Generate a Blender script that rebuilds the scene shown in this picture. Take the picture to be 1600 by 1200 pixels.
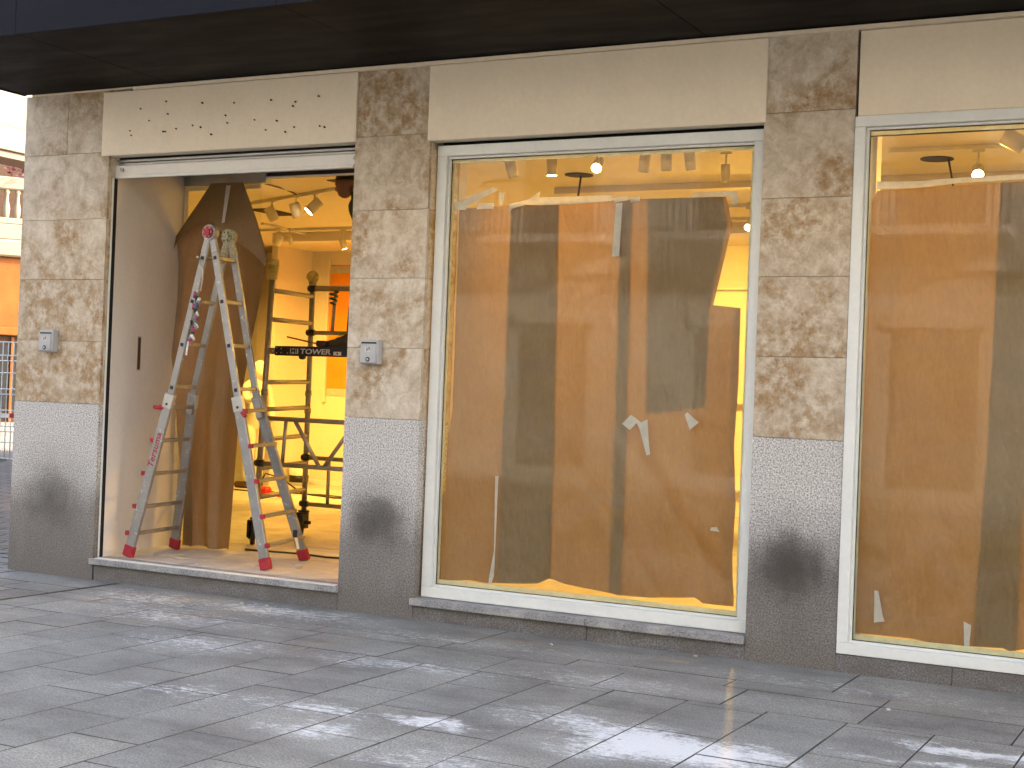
import bpy, bmesh, math, random
from mathutils import Vector, Matrix, noise as mnoise
R = math.radians
random.seed(7)
S = bpy.context.scene
for o in list(bpy.data.objects): bpy.data.objects.remove(o)
C = S.collection

# ------------------------------------------------------------------ camera
cam_d = bpy.data.cameras.new('camera'); cam = bpy.data.objects.new('camera', cam_d); C.objects.link(cam)
cam_d.sensor_width = 36; cam_d.lens = 50.55; cam_d.clip_start = 0.05; cam_d.clip_end = 400
yaw, pit, rol = 0.479382, 0.0079995, 0.0383135
fw = Vector((-math.sin(yaw)*math.cos(pit), math.cos(yaw)*math.cos(pit), math.sin(pit)))
rt = Vector((math.cos(yaw), math.sin(yaw), 0)); up = rt.cross(fw)
r2 = math.cos(rol)*rt + math.sin(rol)*up; u2 = -math.sin(rol)*rt + math.cos(rol)*up
cam.matrix_world = Matrix(((r2.x,u2.x,-fw.x,0),(r2.y,u2.y,-fw.y,-8.706),(r2.z,u2.z,-fw.z,1.6),(0,0,0,1)))
S.camera = cam
# ------------------------------------------------------------------ sky, sun, exposure
SUN_EL, SUN_AZ = 26, math.atan2(0.86, 0.51)
W = bpy.data.worlds.new('World'); S.world = W; W.use_nodes = True
wn = W.node_tree; wn.nodes.clear()
sky = wn.nodes.new('ShaderNodeTexSky'); sky.sky_type = 'NISHITA'; sky.sun_disc = False
sky.sun_elevation = R(SUN_EL); sky.sun_rotation = SUN_AZ; sky.dust_density = 4.0; sky.air_density = .8; sky.ozone_density = 0.0
bg = wn.nodes.new('ShaderNodeBackground'); bg.inputs[1].default_value = 0.15
wo = wn.nodes.new('ShaderNodeOutputWorld'); wn.links.new(sky.outputs[0], bg.inputs[0]); wn.links.new(bg.outputs[0], wo.inputs[0])
sun_d = bpy.data.lights.new('sun', 'SUN'); sun_d.energy = 2.1; sun_d.angle = R(0.5); sun_d.color = (1, .95, .88)
sun = bpy.data.objects.new('sun', sun_d); C.objects.link(sun)
sd = Vector((math.sin(SUN_AZ)*math.cos(R(SUN_EL)), math.cos(SUN_AZ)*math.cos(R(SUN_EL)), math.sin(R(SUN_EL))))
sun.rotation_euler = sd.to_track_quat('Z', 'Y').to_euler(); sun.location = sd*60
V = S.view_settings; V.view_transform = 'Standard'; V.look = 'None'; V.exposure = 2.85; V.gamma = 1; V.use_curve_mapping = False
LAMP_COL = (1.0, .53, .085); LAMP_W = 74

# ------------------------------------------------------------------ material helpers
class Mt:
    def __init__(s, name, rough=.6, metal=0., spec=.4):
        s.m = bpy.data.materials.new(name); s.m.use_nodes = True; s.t = s.m.node_tree
        s.b = s.t.nodes['Principled BSDF']; s.out = s.t.nodes['Material Output']
        s.b.inputs['Roughness'].default_value = rough; s.b.inputs['Metallic'].default_value = metal
        s.b.inputs['Specular IOR Level'].default_value = spec
    def n(s, ty, **kw):
        q = s.t.nodes.new(ty)
        for k, v in kw.items(): setattr(q, k, v)
        return q
    def put(s, sock, v):
        if isinstance(v, bpy.types.NodeSocket): s.t.links.new(v, sock)
        elif v is not None:
            if sock.type == 'RGBA' and len(v) == 3: v = (*v, 1)
            sock.default_value = v
    def pos(s): return s.n('ShaderNodeNewGeometry').outputs['Position']
    def objc(s): return s.n('ShaderNodeTexCoord').outputs['Object']
    def rnd(s): return s.n('ShaderNodeObjectInfo').outputs['Random']
    def vm(s, op, a, b=None):
        q = s.n('ShaderNodeVectorMath', operation=op); s.put(q.inputs[0], a)
        if b is not None: s.put(q.inputs['Scale'] if op == 'SCALE' else q.inputs[1], b)
        return q.outputs['Value'] if op in ('LENGTH', 'DISTANCE') else q.outputs[0]
    def ma(s, op, a, b=None, clamp=False):
        q = s.n('ShaderNodeMath', operation=op); q.use_clamp = clamp; s.put(q.inputs[0], a)
        if b is not None: s.put(q.inputs[1], b)
        return q.outputs[0]
    def rpos(s, k=37.):       # world position shifted by the object's own random number
        v = s.n('ShaderNodeCombineXYZ'); r = s.rnd()
        for i, f in enumerate((k, k*.61, k*1.7)): s.put(v.inputs[i], s.ma('MULTIPLY', r, f))
        return s.vm('ADD', s.pos(), v.outputs[0])
    def noise(s, vec, sc, det=4, ro=.55, dist=0.):
        q = s.n('ShaderNodeTexNoise'); s.put(q.inputs['Vector'], vec); q.inputs['Scale'].default_value = sc
        q.inputs['Detail'].default_value = det; q.inputs['Roughness'].default_value = ro; q.inputs['Distortion'].default_value = dist
        return q.outputs['Fac']
    def vor(s, vec, sc, feat='F1'):
        q = s.n('ShaderNodeTexVoronoi', feature=feat); s.put(q.inputs['Vector'], vec); q.inputs['Scale'].default_value = sc
        return q.outputs['Distance']
    def sep(s, vec):
        q = s.n('ShaderNodeSeparateXYZ'); s.put(q.inputs[0], vec); return q.outputs
    def mp(s, vec, scale=(1,1,1), loc=(0,0,0), rot=(0,0,0)):
        q = s.n('ShaderNodeMapping'); s.put(q.inputs[0], vec); q.inputs['Scale'].default_value = scale
        q.inputs['Location'].default_value = loc; q.inputs['Rotation'].default_value = rot; return q.outputs[0]
    def ramp(s, f, stops):
        q = s.n('ShaderNodeValToRGB'); s.put(q.inputs[0], f); e = q.color_ramp.elements
        while len(e) < len(stops): e.new(.5)
        for i, (p, c) in enumerate(stops):
            e[i].position = p; c = (c, c, c) if not hasattr(c, '__len__') else c; e[i].color = (*c, 1)
        return q.outputs[0]
    def mix(s, f, a, b, mode='MIX'):
        q = s.n('ShaderNodeMix', data_type='RGBA', blend_type=mode); s.put(q.inputs[0], f); s.put(q.inputs[6], a); s.put(q.inputs[7], b)
        return q.outputs[2]
    def bump(s, h, st=.3, d=.01):
        q = s.n('ShaderNodeBump'); s.put(q.inputs['Height'], h); q.inputs['Strength'].default_value = st; q.inputs['Distance'].default_value = d
        s.t.links.new(q.outputs[0], s.b.inputs['Normal']); return q.outputs[0]
    def col(s, c): s.put(s.b.inputs['Base Color'], c); return s
    def ro(s, v): s.put(s.b.inputs['Roughness'], v); return s

def plain(name, c, rough=.6, metal=0., var=.12, sc=9., spec=.4, bump=0.):
    k = Mt(name, rough, metal, spec); p = k.objc()
    f = k.noise(p, sc, 5, .6)
    lo = tuple(x*(1-var) for x in c); hi = tuple(min(1, x*(1+var)) for x in c)
    k.col(k.ramp(f, [(.3, lo), (.7, hi)]))
    if bump: k.bump(k.noise(p, sc*6, 4), bump, .004)
    return k.m

MT = {}
def m_travertine():
    k = Mt('travertine', .55); p = k.rpos(); ps = k.mp(p, (1, 1, .75))
    a = k.ma('ADD', k.noise(ps, 2.5, 7, .62, .5), k.ma('MULTIPLY', k.ma('SUBTRACT', k.rnd(), .55), .11)); b = k.noise(p, 9., 6, .65, .6); c = k.noise(p, 55., 4, .6)
    base = k.ramp(b, [(.32, (.45, .37, .27)), (.5, (.61, .535, .42)), (.66, (.73, .675, .565))])
    st = k.ma('MULTIPLY', k.ramp(a, [(.42, 0), (.585, 1)]), k.ramp(k.noise(p, 15., 5, .7), [(.38, .08), (.58, 1)]))
    col = k.mix(k.ma('MULTIPLY', st, .92), base, k.ramp(c, [(.3, (.25, .145, .055)), (.7, (.40, .25, .105))]))
    pit = k.ramp(k.vor(k.mp(p, (1, 1, 1.6)), 34.), [(.035, 1), (.075, 0)])
    pit = k.ma('MULTIPLY', pit, k.ramp(k.noise(p, 6., 3), [(.5, 0), (.6, 1)]))
    col = k.mix(k.ma('MULTIPLY', pit, .65), col, (.13, .09, .055))
    col = k.mix(.45, col, k.ramp(c, [(.25, .55), (.75, 1)]), 'MULTIPLY')
    k.col(k.mix(k.rnd(), col, k.mix(.14, col, (.3, .22, .13))))
    k.bump(k.ma('SUBTRACT', k.ma('MULTIPLY', c, .4), pit), .25, .004); return k.m
def granite_cols(k, p, lo=.13, mid=.32, hi=.55):
    f = k.noise(p, 95., 2, .7); g = k.vor(p, 150.)
    c = k.ramp(f, [(.33, (lo, lo, lo*1.02)), (.47, (mid, mid, mid*1.01)), (.66, (hi, hi, hi*1.0))])
    return k.mix(.4, c, k.ramp(g, [(.1, .45), (.6, 1)]), 'MULTIPLY')
def m_granite(cx, cz, rad, name, amt=1.):
    k = Mt(name, .55); p = k.pos(); x, y, z = k.sep(p)
    col = granite_cols(k, p, .15, .44, .78)
    ax = k.ma('DIVIDE', k.ma('SUBTRACT', x, cx), rad); az = k.ma('DIVIDE', k.ma('SUBTRACT', z, cz), rad*.86)
    d = k.ma('SQRT', k.ma('ADD', k.ma('MULTIPLY', ax, ax), k.ma('MULTIPLY', az, az)))
    d = k.ma('ADD', d, k.ma('MULTIPLY', k.ma('SUBTRACT', k.noise(p, 6., 6, .7), .5), 1.1))
    soot = k.ramp(k.ma('DIVIDE', d, 1.9), [(.05, .93), (.28, .78), (.55, .27), (.95, 0)])
    col = k.mix(1., col, (1.0, .985, .94), 'MULTIPLY'); col = k.mix(k.ma('MULTIPLY', soot, amt), col, (.03, .027, .024))
    # rising damp and splash dirt at the foot of the slab
    h = k.ma('ADD', z, k.ma('MULTIPLY', k.ma('SUBTRACT', k.noise(k.mp(p, (1, 1, .35)), 5., 5, .6), .5), .55))
    col = k.mix(k.ramp(h, [(.12, .82), (.55, .62), (.82, 0)]), col, k.mix(.6, (.115, .098, .08), col, 'MULTIPLY'))
    k.col(col); k.bump(k.noise(p, 160., 2), .12, .002); return k.m
def m_granite_dark():
    k = Mt('granite_kerb', .6); p = k.pos(); col = granite_cols(k, p, .07, .15, .27)
    n = k.noise(k.mp(p, (1, 1, 2)), 4., 6, .6)
    k.col(k.mix(k.ramp(n, [(.4, .55), (.65, .1)]), col, (.09, .072, .055))); k.bump(k.noise(p, 120., 3), .15, .003); return k.m
def m_sill():
    k = Mt('granite_sill', .5); p = k.pos(); col = granite_cols(k, p, .13, .24, .36)
    k.col(k.mix(k.ramp(k.noise(p, 6., 5), [(.45, 0), (.7, .5)]), col, (.55, .53, .5))); k.bump(k.noise(p, 150., 3), .12, .002); return k.m
def m_paving(bricks=False):
    k = Mt('paving_granite', .62); p = k.pos(); x, y, z = k.sep(p)
    col = granite_cols(k, p, .14, .27, .43)
    tone = k.ramp(k.rnd(), [(0, (.80, .80, .73)), (.5, (.91, .91, .825)), (1, (1.02, 1.0, .89))])
    col = k.mix(1, col, tone, 'MULTIPLY')
    big = k.noise(k.mp(p, (1, 1.6, 1)), 1.3, 6, .62)
    col = k.mix(k.ramp(big, [(.36, .55), (.58, 0)]), col, (.075, .07, .066))
    # plaster dust: trodden smears and spills
    sm = k.mp(p, (1.0, 1.9, 1), rot=(0, 0, R(9)))
    fine = k.noise(sm, 13., 6, .75, .4); grit = k.noise(p, 120., 2, .7)
    wx = k.ma('MULTIPLY', k.ma('SUBTRACT', k.noise(p, 2.3, 4, .6), .5), .9); wy = k.ma('MULTIPLY', k.ma('SUBTRACT', k.noise(k.vm('ADD', p, (9., 4., 0)), 2.3, 4, .6), .5), .6)
    xo, yo = x, y; x = k.ma('ADD', x, wx); y = k.ma('ADD', y, wy)
    m = None
    for cx, cy, rx, ry, a in ((-2.42, -2.42, .62, .40, 1.), (-2.75, -2.2, .8, .28, .55), (-1.15, -1.66, .55, .10, .8), (-1.2, -1.98, .5, .08, .6), (-4.15, -2.75, .42, .22, .5),
            (-3.5, -2.66, .32, .13, .75), (-3.85, -3.12, .34, .16, .55), (-4.85, -2.85, .55, .2, .42),
            (-5.75, -1.72, .7, .35, .42), (-6.6, -1.0, 1.1, .4, .42), (-6.2, -.35, 1.2, .3, .5), (-7.2, -.5, .8, .4, .42), (-4.4, -1.5, .8, .25, .45), (-3.3, -1.2, .9, .3, .35), (-3.1, -3.3, .5, .25, .4), (-4.6, -.6, 1.6, .3, .3), (-2., -.5, 1.6, .25, .28)):
        ax = k.ma('DIVIDE', k.ma('SUBTRACT', x, cx), rx*1.25); ay = k.ma('DIVIDE', k.ma('SUBTRACT', y, cy), ry*1.25)
        d = k.ma('SQRT', k.ma('ADD', k.ma('MULTIPLY', ax, ax), k.ma('MULTIPLY', ay, ay)))
        e = k.ma('MULTIPLY', k.ma('SUBTRACT', 1., d, True), a)
        m = e if m is None else k.ma('MAXIMUM', m, e)
    dust = k.ma('ADD', k.ma('MULTIPLY', m, .36), k.ma('ADD', k.ma('MULTIPLY', fine, .68), k.ma('MULTIPLY', k.noise(k.mp(p, (1, 1.5, 1)), 48., 3, .8), .34)))
    dust = k.ma('MULTIPLY', k.ramp(dust, [(.60, 0), (.65, .4), (.73, 1)]), k.ramp(m, [(.0, .0), (.1, .8), (.4, 1)]))
    film = k.ramp(k.noise(sm, 2.6, 5, .65), [(.42, 0), (.7, .5)])
    col = k.mix(k.ma('MULTIPLY', film, k.ramp(y, [(0, .35), (1, .35)])), col, (.39, .40, .385))
    col = k.mix(k.ma('MULTIPLY', k.ma('MULTIPLY', m, .3), 1.), col, (.45, .46, .46))
    col = k.mix(dust, col, k.mix(grit, (.52, .53, .52), (.84, .85, .83)))
    # chewing gum and small dark spots
    gum = k.ramp(k.vor(k.mp(p, (1, 1, .01)), 3.1), [(.028, 1), (.042, 0)])
    col = k.mix(k.ma('MULTIPLY', gum, .55), col, (.045, .043, .042))
    k.col(col); k.ro(k.ramp(fine, [(.3, .5), (.7, .75)]))
    k.bump(k.ma('ADD', grit, k.ma('MULTIPLY', k.noise(p, 260., 2), .6)), .22, .004); return k.m
def m_ground():
    k = Mt('street_setts', .75); p = k.pos()
    b = k.n('ShaderNodeTexBrick'); k.put(b.inputs['Vector'], k.mp(p, (1, 1, 1), rot=(0, 0, R(-28))))
    b.inputs['Scale'].default_value = 1.; b.inputs['Brick Width'].default_value = .42; b.inputs['Row Height'].default_value = .2
    b.inputs['Mortar Size'].default_value = .014; b.inputs['Mortar Smooth'].default_value = .3
    for i, c in ((1, (.30, .26, .215)), (2, (.23, .2, .17)), (3, (.07, .06, .05))): b.inputs[i].default_value = (*c, 1)
    k.col(k.mix(.5, b.outputs[0], k.ramp(k.noise(p, 9., 6, .65), [(.3, .5), (.7, 1)]), 'MULTIPLY'))
    k.bump(k.ma('SUBTRACT', k.noise(p, 40., 4), b.outputs['Fac']), .6, .02); return k.m
def m_kraft():
    k = Mt('kraft_paper', .65); k.t.nodes.remove(k.b); p = k.rpos()
    f = k.noise(k.mp(p, (1, 1, .35)), 60., 4, .7); g = k.noise(p, 260., 2, .8); w = k.noise(p, 3., 5, .6)
    dc = k.mix(.35, k.ramp(w, [(.3, (.215, .135, .052)), (.7, (.27, .175, .072))]), k.ramp(f, [(.3, .6), (.7, 1)]), 'MULTIPLY')
    tc = k.mix(.55, (.62, .36, .14), k.ramp(k.ma('ADD', k.ma('MULTIPLY', g, .6), k.ma('MULTIPLY', f, .4)), [(.36, .35), (.66, 1)]), 'MULTIPLY')
    d = k.n('ShaderNodeBsdfDiffuse'); t = k.n('ShaderNodeBsdfTranslucent'); gl = k.n('ShaderNodeBsdfGlossy'); gl.inputs['Roughness'].default_value = .45
    k.put(d.inputs[0], dc); k.put(t.inputs[0], tc); k.put(gl.inputs[0], (.8, .8, .8))
    b = k.n('ShaderNodeBump'); b.inputs['Strength'].default_value = .7; b.inputs['Distance'].default_value = .012
    k.put(b.inputs['Height'], k.ma('ADD', k.ma('ADD', k.noise(k.mp(p, (1, 1, .6)), 6., 5, .6, .8), k.ma('MULTIPLY', k.ma('ABSOLUTE', k.ma('SUBTRACT', k.noise(k.mp(p, (1.6, 1, .55), rot=(0, R(-38), 0)), 2.6, 3, .55, .5), .5)), 3.)), k.ma('MULTIPLY', f, .1)))
    for q in (d, t, gl): k.t.links.new(b.outputs[0], q.inputs['Normal'])
    m1 = k.n('ShaderNodeMixShader'); m1.inputs[0].default_value = .175; k.put(m1.inputs[1], d.outputs[0]); k.put(m1.inputs[2], t.outputs[0])
    m2 = k.n('ShaderNodeMixShader'); m2.inputs[0].default_value = .04; k.put(m2.inputs[1], m1.outputs[0]); k.put(m2.inputs[2], gl.outputs[0])
    k.put(k.out.inputs[0], m2.outputs[0]); return k.m
def m_tape(name, c, tr=.5):
    k = Mt(name, .5); k.t.nodes.remove(k.b); p = k.pos()
    f = k.noise(p, 90., 4, .7); w = k.noise(p, 14., 4, .6)
    cc = k.mix(.5, c, k.ramp(k.ma('MULTIPLY', k.ma('ADD', f, w), .5), [(.35, .55), (.65, 1)]), 'MULTIPLY')
    d = k.n('ShaderNodeBsdfDiffuse'); t = k.n('ShaderNodeBsdfTranslucent'); k.put(d.inputs[0], cc); k.put(t.inputs[0], cc)
    m1 = k.n('ShaderNodeMixShader'); m1.inputs[0].default_value = tr; k.put(m1.inputs[1], d.outputs[0]); k.put(m1.inputs[2], t.outputs[0])
    k.put(k.out.inputs[0], m1.outputs[0]); return k.m
def m_glass():
    k = Mt('window_glass', .02); k.t.nodes.remove(k.b); p = k.pos()
    lw = k.n('ShaderNodeLayerWeight'); lw.inputs[0].default_value = .5
    fr = k.ma('ADD', k.ma('MULTIPLY', k.ma('POWER', lw.outputs['Facing'], 5.), .93), .015)
    tr = k.n('ShaderNodeBsdfTransparent'); k.put(tr.inputs[0], (.955, .975, .96)); gl = k.n('ShaderNodeBsdfGlossy'); gl.inputs['Roughness'].default_value = .015
    m1 = k.n('ShaderNodeMixShader'); k.put(m1.inputs[0], fr); k.put(m1.inputs[1], tr.outputs[0]); k.put(m1.inputs[2], gl.outputs[0])
    # dried splashes and wiped dust on the pane
    sp = k.ramp(k.vor(k.mp(p, (1, 1, .55)), 60.), [(.05, 1), (.13, 0)])
    reg = k.ramp(k.noise(p, 1.6, 4, .6), [(.52, 0), (.68, 1)])
    haze = k.ramp(k.noise(k.mp(p, (1, 1, 1.5), rot=(0, R(35), 0)), 2.2, 6, .6, .8), [(.45, 0), (.75, 1)])
    dirt = k.ma('ADD', k.ma('MULTIPLY', k.ma('MULTIPLY', sp, reg), .28), k.ma('MULTIPLY', haze, .035))
    df = k.n('ShaderNodeBsdfDiffuse'); k.put(df.inputs[0], (.72, .70, .66))
    m2 = k.n('ShaderNodeMixShader'); k.put(m2.inputs[0], dirt); k.put(m2.inputs[1], m1.outputs[0]); k.put(m2.inputs[2], df.outputs[0])
    k.put(k.out.inputs[0], m2.outputs[0]); return k.m
def m_alu(name='ladder_aluminium', spl=.55, c=(.36, .36, .355)):
    k = Mt(name, .42, .75); p = k.objc()
    f = k.noise(k.mp(p, (1, 1, 1)), 26., 5, .7); d = k.noise(p, 6., 5, .6)
    col = k.ramp(d, [(.3, tuple(x*.72 for x in c)), (.7, c)])
    spm = k.ramp(f, [(.60, 0), (.66, spl)])
    col = k.mix(spm, col, (.74, .73, .70)); k.col(col)
    k.put(k.b.inputs['Metallic'], k.ma('SUBTRACT', .7, k.ma('MULTIPLY', spm, .7))); k.ro(k.ramp(d, [(.3, .35), (.7, .6)])); k.bump(f, .15, .003); return k.m
def m_emit(name, c, st):
    k = Mt(name); k.put(k.b.inputs['Emission Color'], c); k.b.inputs['Emission Strength'].default_value = st; k.col(c); return k.m
def m_paint(name, c, dirt=.25, rough=.5):
    k = Mt(name, rough); p = k.pos(); f = k.noise(k.mp(p, (1, 1, .6)), 2.4, 6, .65); g = k.noise(p, 30., 4, .6)
    col = k.mix(k.ma('MULTIPLY', k.ramp(f, [(.42, 0), (.75, 1)]), dirt), c, tuple(x*.62 for x in c))
    k.col(k.mix(.15, col, k.ramp(g, [(.3, .6), (.7, 1)]), 'MULTIPLY')); k.bump(g, .06, .003); return k.m
def m_floor():
    k = Mt('shop_floor_tile', .5); p = k.pos(); f = k.noise(p, 3.2, 7, .66, .3); g = k.noise(p, 40., 4, .65)
    col = k.ramp(f, [(.3, (.43, .40, .36)), (.55, (.58, .55, .51)), (.75, (.68, .66, .63))])
    sp = k.ramp(k.vor(p, 22.), [(.05, 1), (.1, 0)]); sp = k.ma('MULTIPLY', sp, k.ramp(k.noise(p, 2.5, 3), [(.52, 0), (.62, 1)]))
    col = k.mix(k.ma('MULTIPLY', sp, .6), col, (.22, .17, .12))
    k.col(k.mix(.3, col, k.ramp(g, [(.3, .6), (.7, 1)]), 'MULTIPLY')); k.bump(g, .1, .003); return k.m
def m_canopy(name, c):
    k = Mt(name, .6, 0, .08); p = k.pos(); f = k.noise(k.mp(p, (.5, 2, 2)), 3., 6, .65)
    k.col(k.ramp(f, [(.3, tuple(x*.7 for x in c)), (.7, tuple(x*1.3 for x in c))])); k.ro(k.ramp(f, [(.3, .5), (.7, .65)])); return k.m

MT['trav'] = m_travertine(); MT['kerb'] = m_granite_dark(); MT['sill'] = m_sill(); MT['pave'] = m_paving(); MT['ground'] = m_ground()
MT['kraft'] = m_kraft(); MT['tape'] = m_tape('paper_tape', (.86, .82, .74), .42); MT['mask'] = m_tape('masking_tape', (.95, .90, .62), .32)
MT['glass'] = m_glass(); MT['alu'] = m_alu(); MT['scaf'] = m_alu('scaffold_tube', .3, (.40, .38, .35)); MT['shut'] = m_alu('shutter_metal', .05, (.5, .5, .48))
MT['lintel'] = m_paint('cream_panel', (.86, .765, .60), .16); MT['white'] = m_paint('white_frame_paint', (.74, .765, .735), .12, .4)
MT['reveal'] = m_paint('white_wall_paint', (.79, .77, .73), .15, .55); MT['inwall'] = m_paint('shop_wall_plaster', (.76, .70, .60), .12, .8)
MT['ceil'] = m_paint('shop_ceiling_plaster', (.72, .66, .56), .15, .8); MT['floor'] = m_floor()
MT['soffit'] = m_canopy('canopy_soffit_metal', (.004, .0034, .003)); MT['fascia'] = m_canopy('canopy_fascia_metal', (.008, .009, .014))
MT['red'] = plain('red_plastic', (.36, .02, .035), .45, var=.3, sc=30); MT['black'] = plain('black_plastic', (.014, .013, .012), .5)
MT['dirt'] = plain('joint_dirt', (.10, .095, .085), .95, var=.3, sc=20); MT['grey_box'] = plain('grey_enamel', (.42, .43, .44), .4, var=.06); MT['dark'] = plain('dark_gap', (.012, .011, .010), .9)
MT['lamp_body'] = plain('white_lamp_body', (.66, .64, .58), .45, var=.05); MT['yellow'] = plain('yellow_foam', (.58, .49, .15), .8, var=.25, sc=40, bump=.4)
MT['letter'] = plain('pale_lettering', (.55, .53, .48), .6); MT['redink'] = plain('red_ink', (.33, .02, .03), .6)
MT['stone'] = plain('pale_sandstone', (.27, .23, .16), .8, var=.16, sc=1.5, bump=.3); MT['orange'] = plain('varnished_wood', (.24, .08, .013), .4, var=.2, sc=2)
MT['concrete'] = plain('render_concrete', (.34, .32, .29), .85, var=.15, sc=1.2, bump=.2); MT['brown'] = plain('dark_brown_wood', (.07, .035, .018), .5)
MT['lit'] = m_emit('lamp_glow', (1., .70, .32), 14.)

# ------------------------------------------------------------------ mesh helpers
def link(name, bm, mat, parent=None, smooth=False, loc=None):
    me = bpy.data.meshes.new(name); bm.normal_update(); bm.to_mesh(me); bm.free()
    if smooth:
        for f in me.polygons: f.use_smooth = True
    for q in (mat if isinstance(mat, (list, tuple)) else [mat]): me.materials.append(MT[q] if isinstance(q, str) else q)
    o = bpy.data.objects.new(name, me); C.objects.link(o)
    if parent: o.parent = parent
    if loc: o.location = loc
    return o
def box(bm, x0, x1, y0, y1, z0, z1, bev=0., mi=0, mtx=None):
    r = bmesh.ops.create_cube(bm, size=1); vs = r['verts']
    bmesh.ops.scale(bm, vec=(x1-x0, y1-y0, z1-z0), verts=vs); bmesh.ops.translate(bm, vec=((x0+x1)/2, (y0+y1)/2, (z0+z1)/2), verts=vs)
    fs = {f for v in vs for f in v.link_faces}
    for f in fs: f.material_index = mi
    if bev:
        es = {e for f in fs for e in f.edges}
        rr = bmesh.ops.bevel(bm, geom=list(es), offset=bev, segments=1, affect='EDGES', profile=.5)
        vs = list({v for f in rr['faces'] for v in f.verts} | {v for v in vs if v.is_valid})
    if mtx is not None: bmesh.ops.transform(bm, matrix=mtx, verts=[v for v in vs if v.is_valid])
    return vs
def bx(name, x0, x1, y0, y1, z0, z1, mat, parent=None, bev=.002):
    bm = bmesh.new(); box(bm, x0, x1, y0, y1, z0, z1, bev); return link(name, bm, mat, parent)
def frame_mtx(a, b, upv=(0, 0, 1)):
    a, b = Vector(a), Vector(b); z = (b-a).normalized(); u = Vector(upv)
    if abs(z.dot(u)) > .98: u = Vector((0, 1, 0))
    x = u.cross(z).normalized(); y = z.cross(x)
    return Matrix(((x.x, y.x, z.x, a.x), (x.y, y.y, z.y, a.y), (x.z, y.z, z.z, a.z), (0, 0, 0, 1))), (b-a).length
def bar(bm, a, b, w, d, upv=(0, 0, 1), bev=.003, mi=0):      # rectangular tube from a to b; d along upv-ish direction
    m, L = frame_mtx(a, b, upv); box(bm, -w/2, w/2, -d/2, d/2, 0, L, bev, mi, m)
def tube(bm, a, b, r, seg=10, r2=None, mi=0, cap=True):
    m, L = frame_mtx(a, b)
    q = bmesh.ops.create_cone(bm, cap_ends=cap, segments=seg, radius1=r, radius2=r if r2 is None else r2, depth=L, matrix=m @ Matrix.Translation((0, 0, L/2)))
    for f in {f for v in q['verts'] for f in v.link_faces}:
        f.material_index = mi
        if len(f.verts) == 4: f.smooth = True
    return q['verts']
def wire(bm, pts, r, seg=6, mi=0):
    pts = [Vector(p) for p in pts]; rings = []
    for i, p in enumerate(pts):
        t = (pts[min(i+1, len(pts)-1)]-pts[max(i-1, 0)]).normalized(); u = Vector((0, 0, 1)) if abs(t.z) < .9 else Vector((1, 0, 0))
        x = t.cross(u).normalized(); y = t.cross(x)
        rings.append([bm.verts.new(p+r*(x*math.cos(2*math.pi*k/seg)+y*math.sin(2*math.pi*k/seg))) for k in range(seg)])
    for a, b in zip(rings, rings[1:]):
        for k in range(seg):
            f = bm.faces.new((a[k], a[(k+1) % seg], b[(k+1) % seg], b[k])); f.smooth = True; f.material_index = mi
    for q in (rings[0][::-1], rings[-1]): bm.faces.new(q).material_index = mi
def one(name, fn, mat, parent=None, *a, **k):
    bm = bmesh.new(); fn(bm, *a, **k); return link(name, bm, mat, parent)
def empty(name, loc=(0, 0, 0)):
    o = bpy.data.objects.new(name, None); C.objects.link(o); o.location = loc; o.empty_display_size = .1; return o
def tag(o, label=None, cat=None, group=None, kind=None):
    if label: o['label'] = label
    if cat: o['category'] = cat
    if group: o['group'] = group
    if kind: o['kind'] = kind
    return o
def child_local(o, root):       # parts are modelled in world coordinates; keep them there under a moved root
    o.parent = root; o.matrix_parent_inverse = Matrix.Translation(root.location).inverted(); return o
def lerp(pts, t):               # piecewise linear through (t, value) pairs
    if t <= pts[0][0]: return pts[0][1]
    for (a, va), (b, vb) in zip(pts, pts[1:]):
        if t <= b: return va+(vb-va)*(t-a)/max(1e-9, b-a)
    return pts[-1][1]
def text_mesh(name, s, size, mat, parent, mtx, bold=.0, shear=0., ext=.0008):
    cu = bpy.data.curves.new(name, 'FONT'); cu.body = s; cu.size = size; cu.extrude = ext; cu.offset = bold; cu.shear = shear; cu.align_x = 'CENTER'; cu.align_y = 'CENTER'
    cu.resolution_u = 3
    t = bpy.data.objects.new(name, cu); C.objects.link(t); bpy.context.view_layer.update()
    me = bpy.data.meshes.new_from_object(t.evaluated_get(bpy.context.evaluated_depsgraph_get())); bpy.data.objects.remove(t); bpy.data.curves.remove(cu)
    me.transform(mtx); me.materials.clear(); me.materials.append(MT[mat]); o = bpy.data.objects.new(name, me); C.objects.link(o); o.parent = parent; return o

# ------------------------------------------------------------------ setting: ground and pavement
FZ = .175          # shop floor level
bm = bmesh.new()
for q in ((-90, -11.06, -60, 70), (-11.06, -8.9, .9, 70), (-11.06, 60, -60, -9.5), (5, 60, -9.5, 70), (-11.06, -7.92, -9.5, -3.48)): box(bm, *q, -.3, -.004)
g = link('street', bm, 'ground'); tag(g, kind='structure')
pav = bx('pavement', -7.92, 5, -9.5, .0, -.055, -.035, 'dark', bev=0); tag(pav, kind='structure')
def slab_mesh(w, l, h=.034, bev=.003):
    bm = bmesh.new(); box(bm, -w/2, w/2, -l/2, l/2, -h, 0, .002); bm.normal_update()
    for f in bm.faces: f.material_index = 0 if f.normal.z > .9 else 1
    me = bpy.data.meshes.new('paving_slab'); bm.to_mesh(me); bm.free(); me.materials.append(MT['pave']); me.materials.append(MT['dirt']); return me
SLABS = {}
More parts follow.
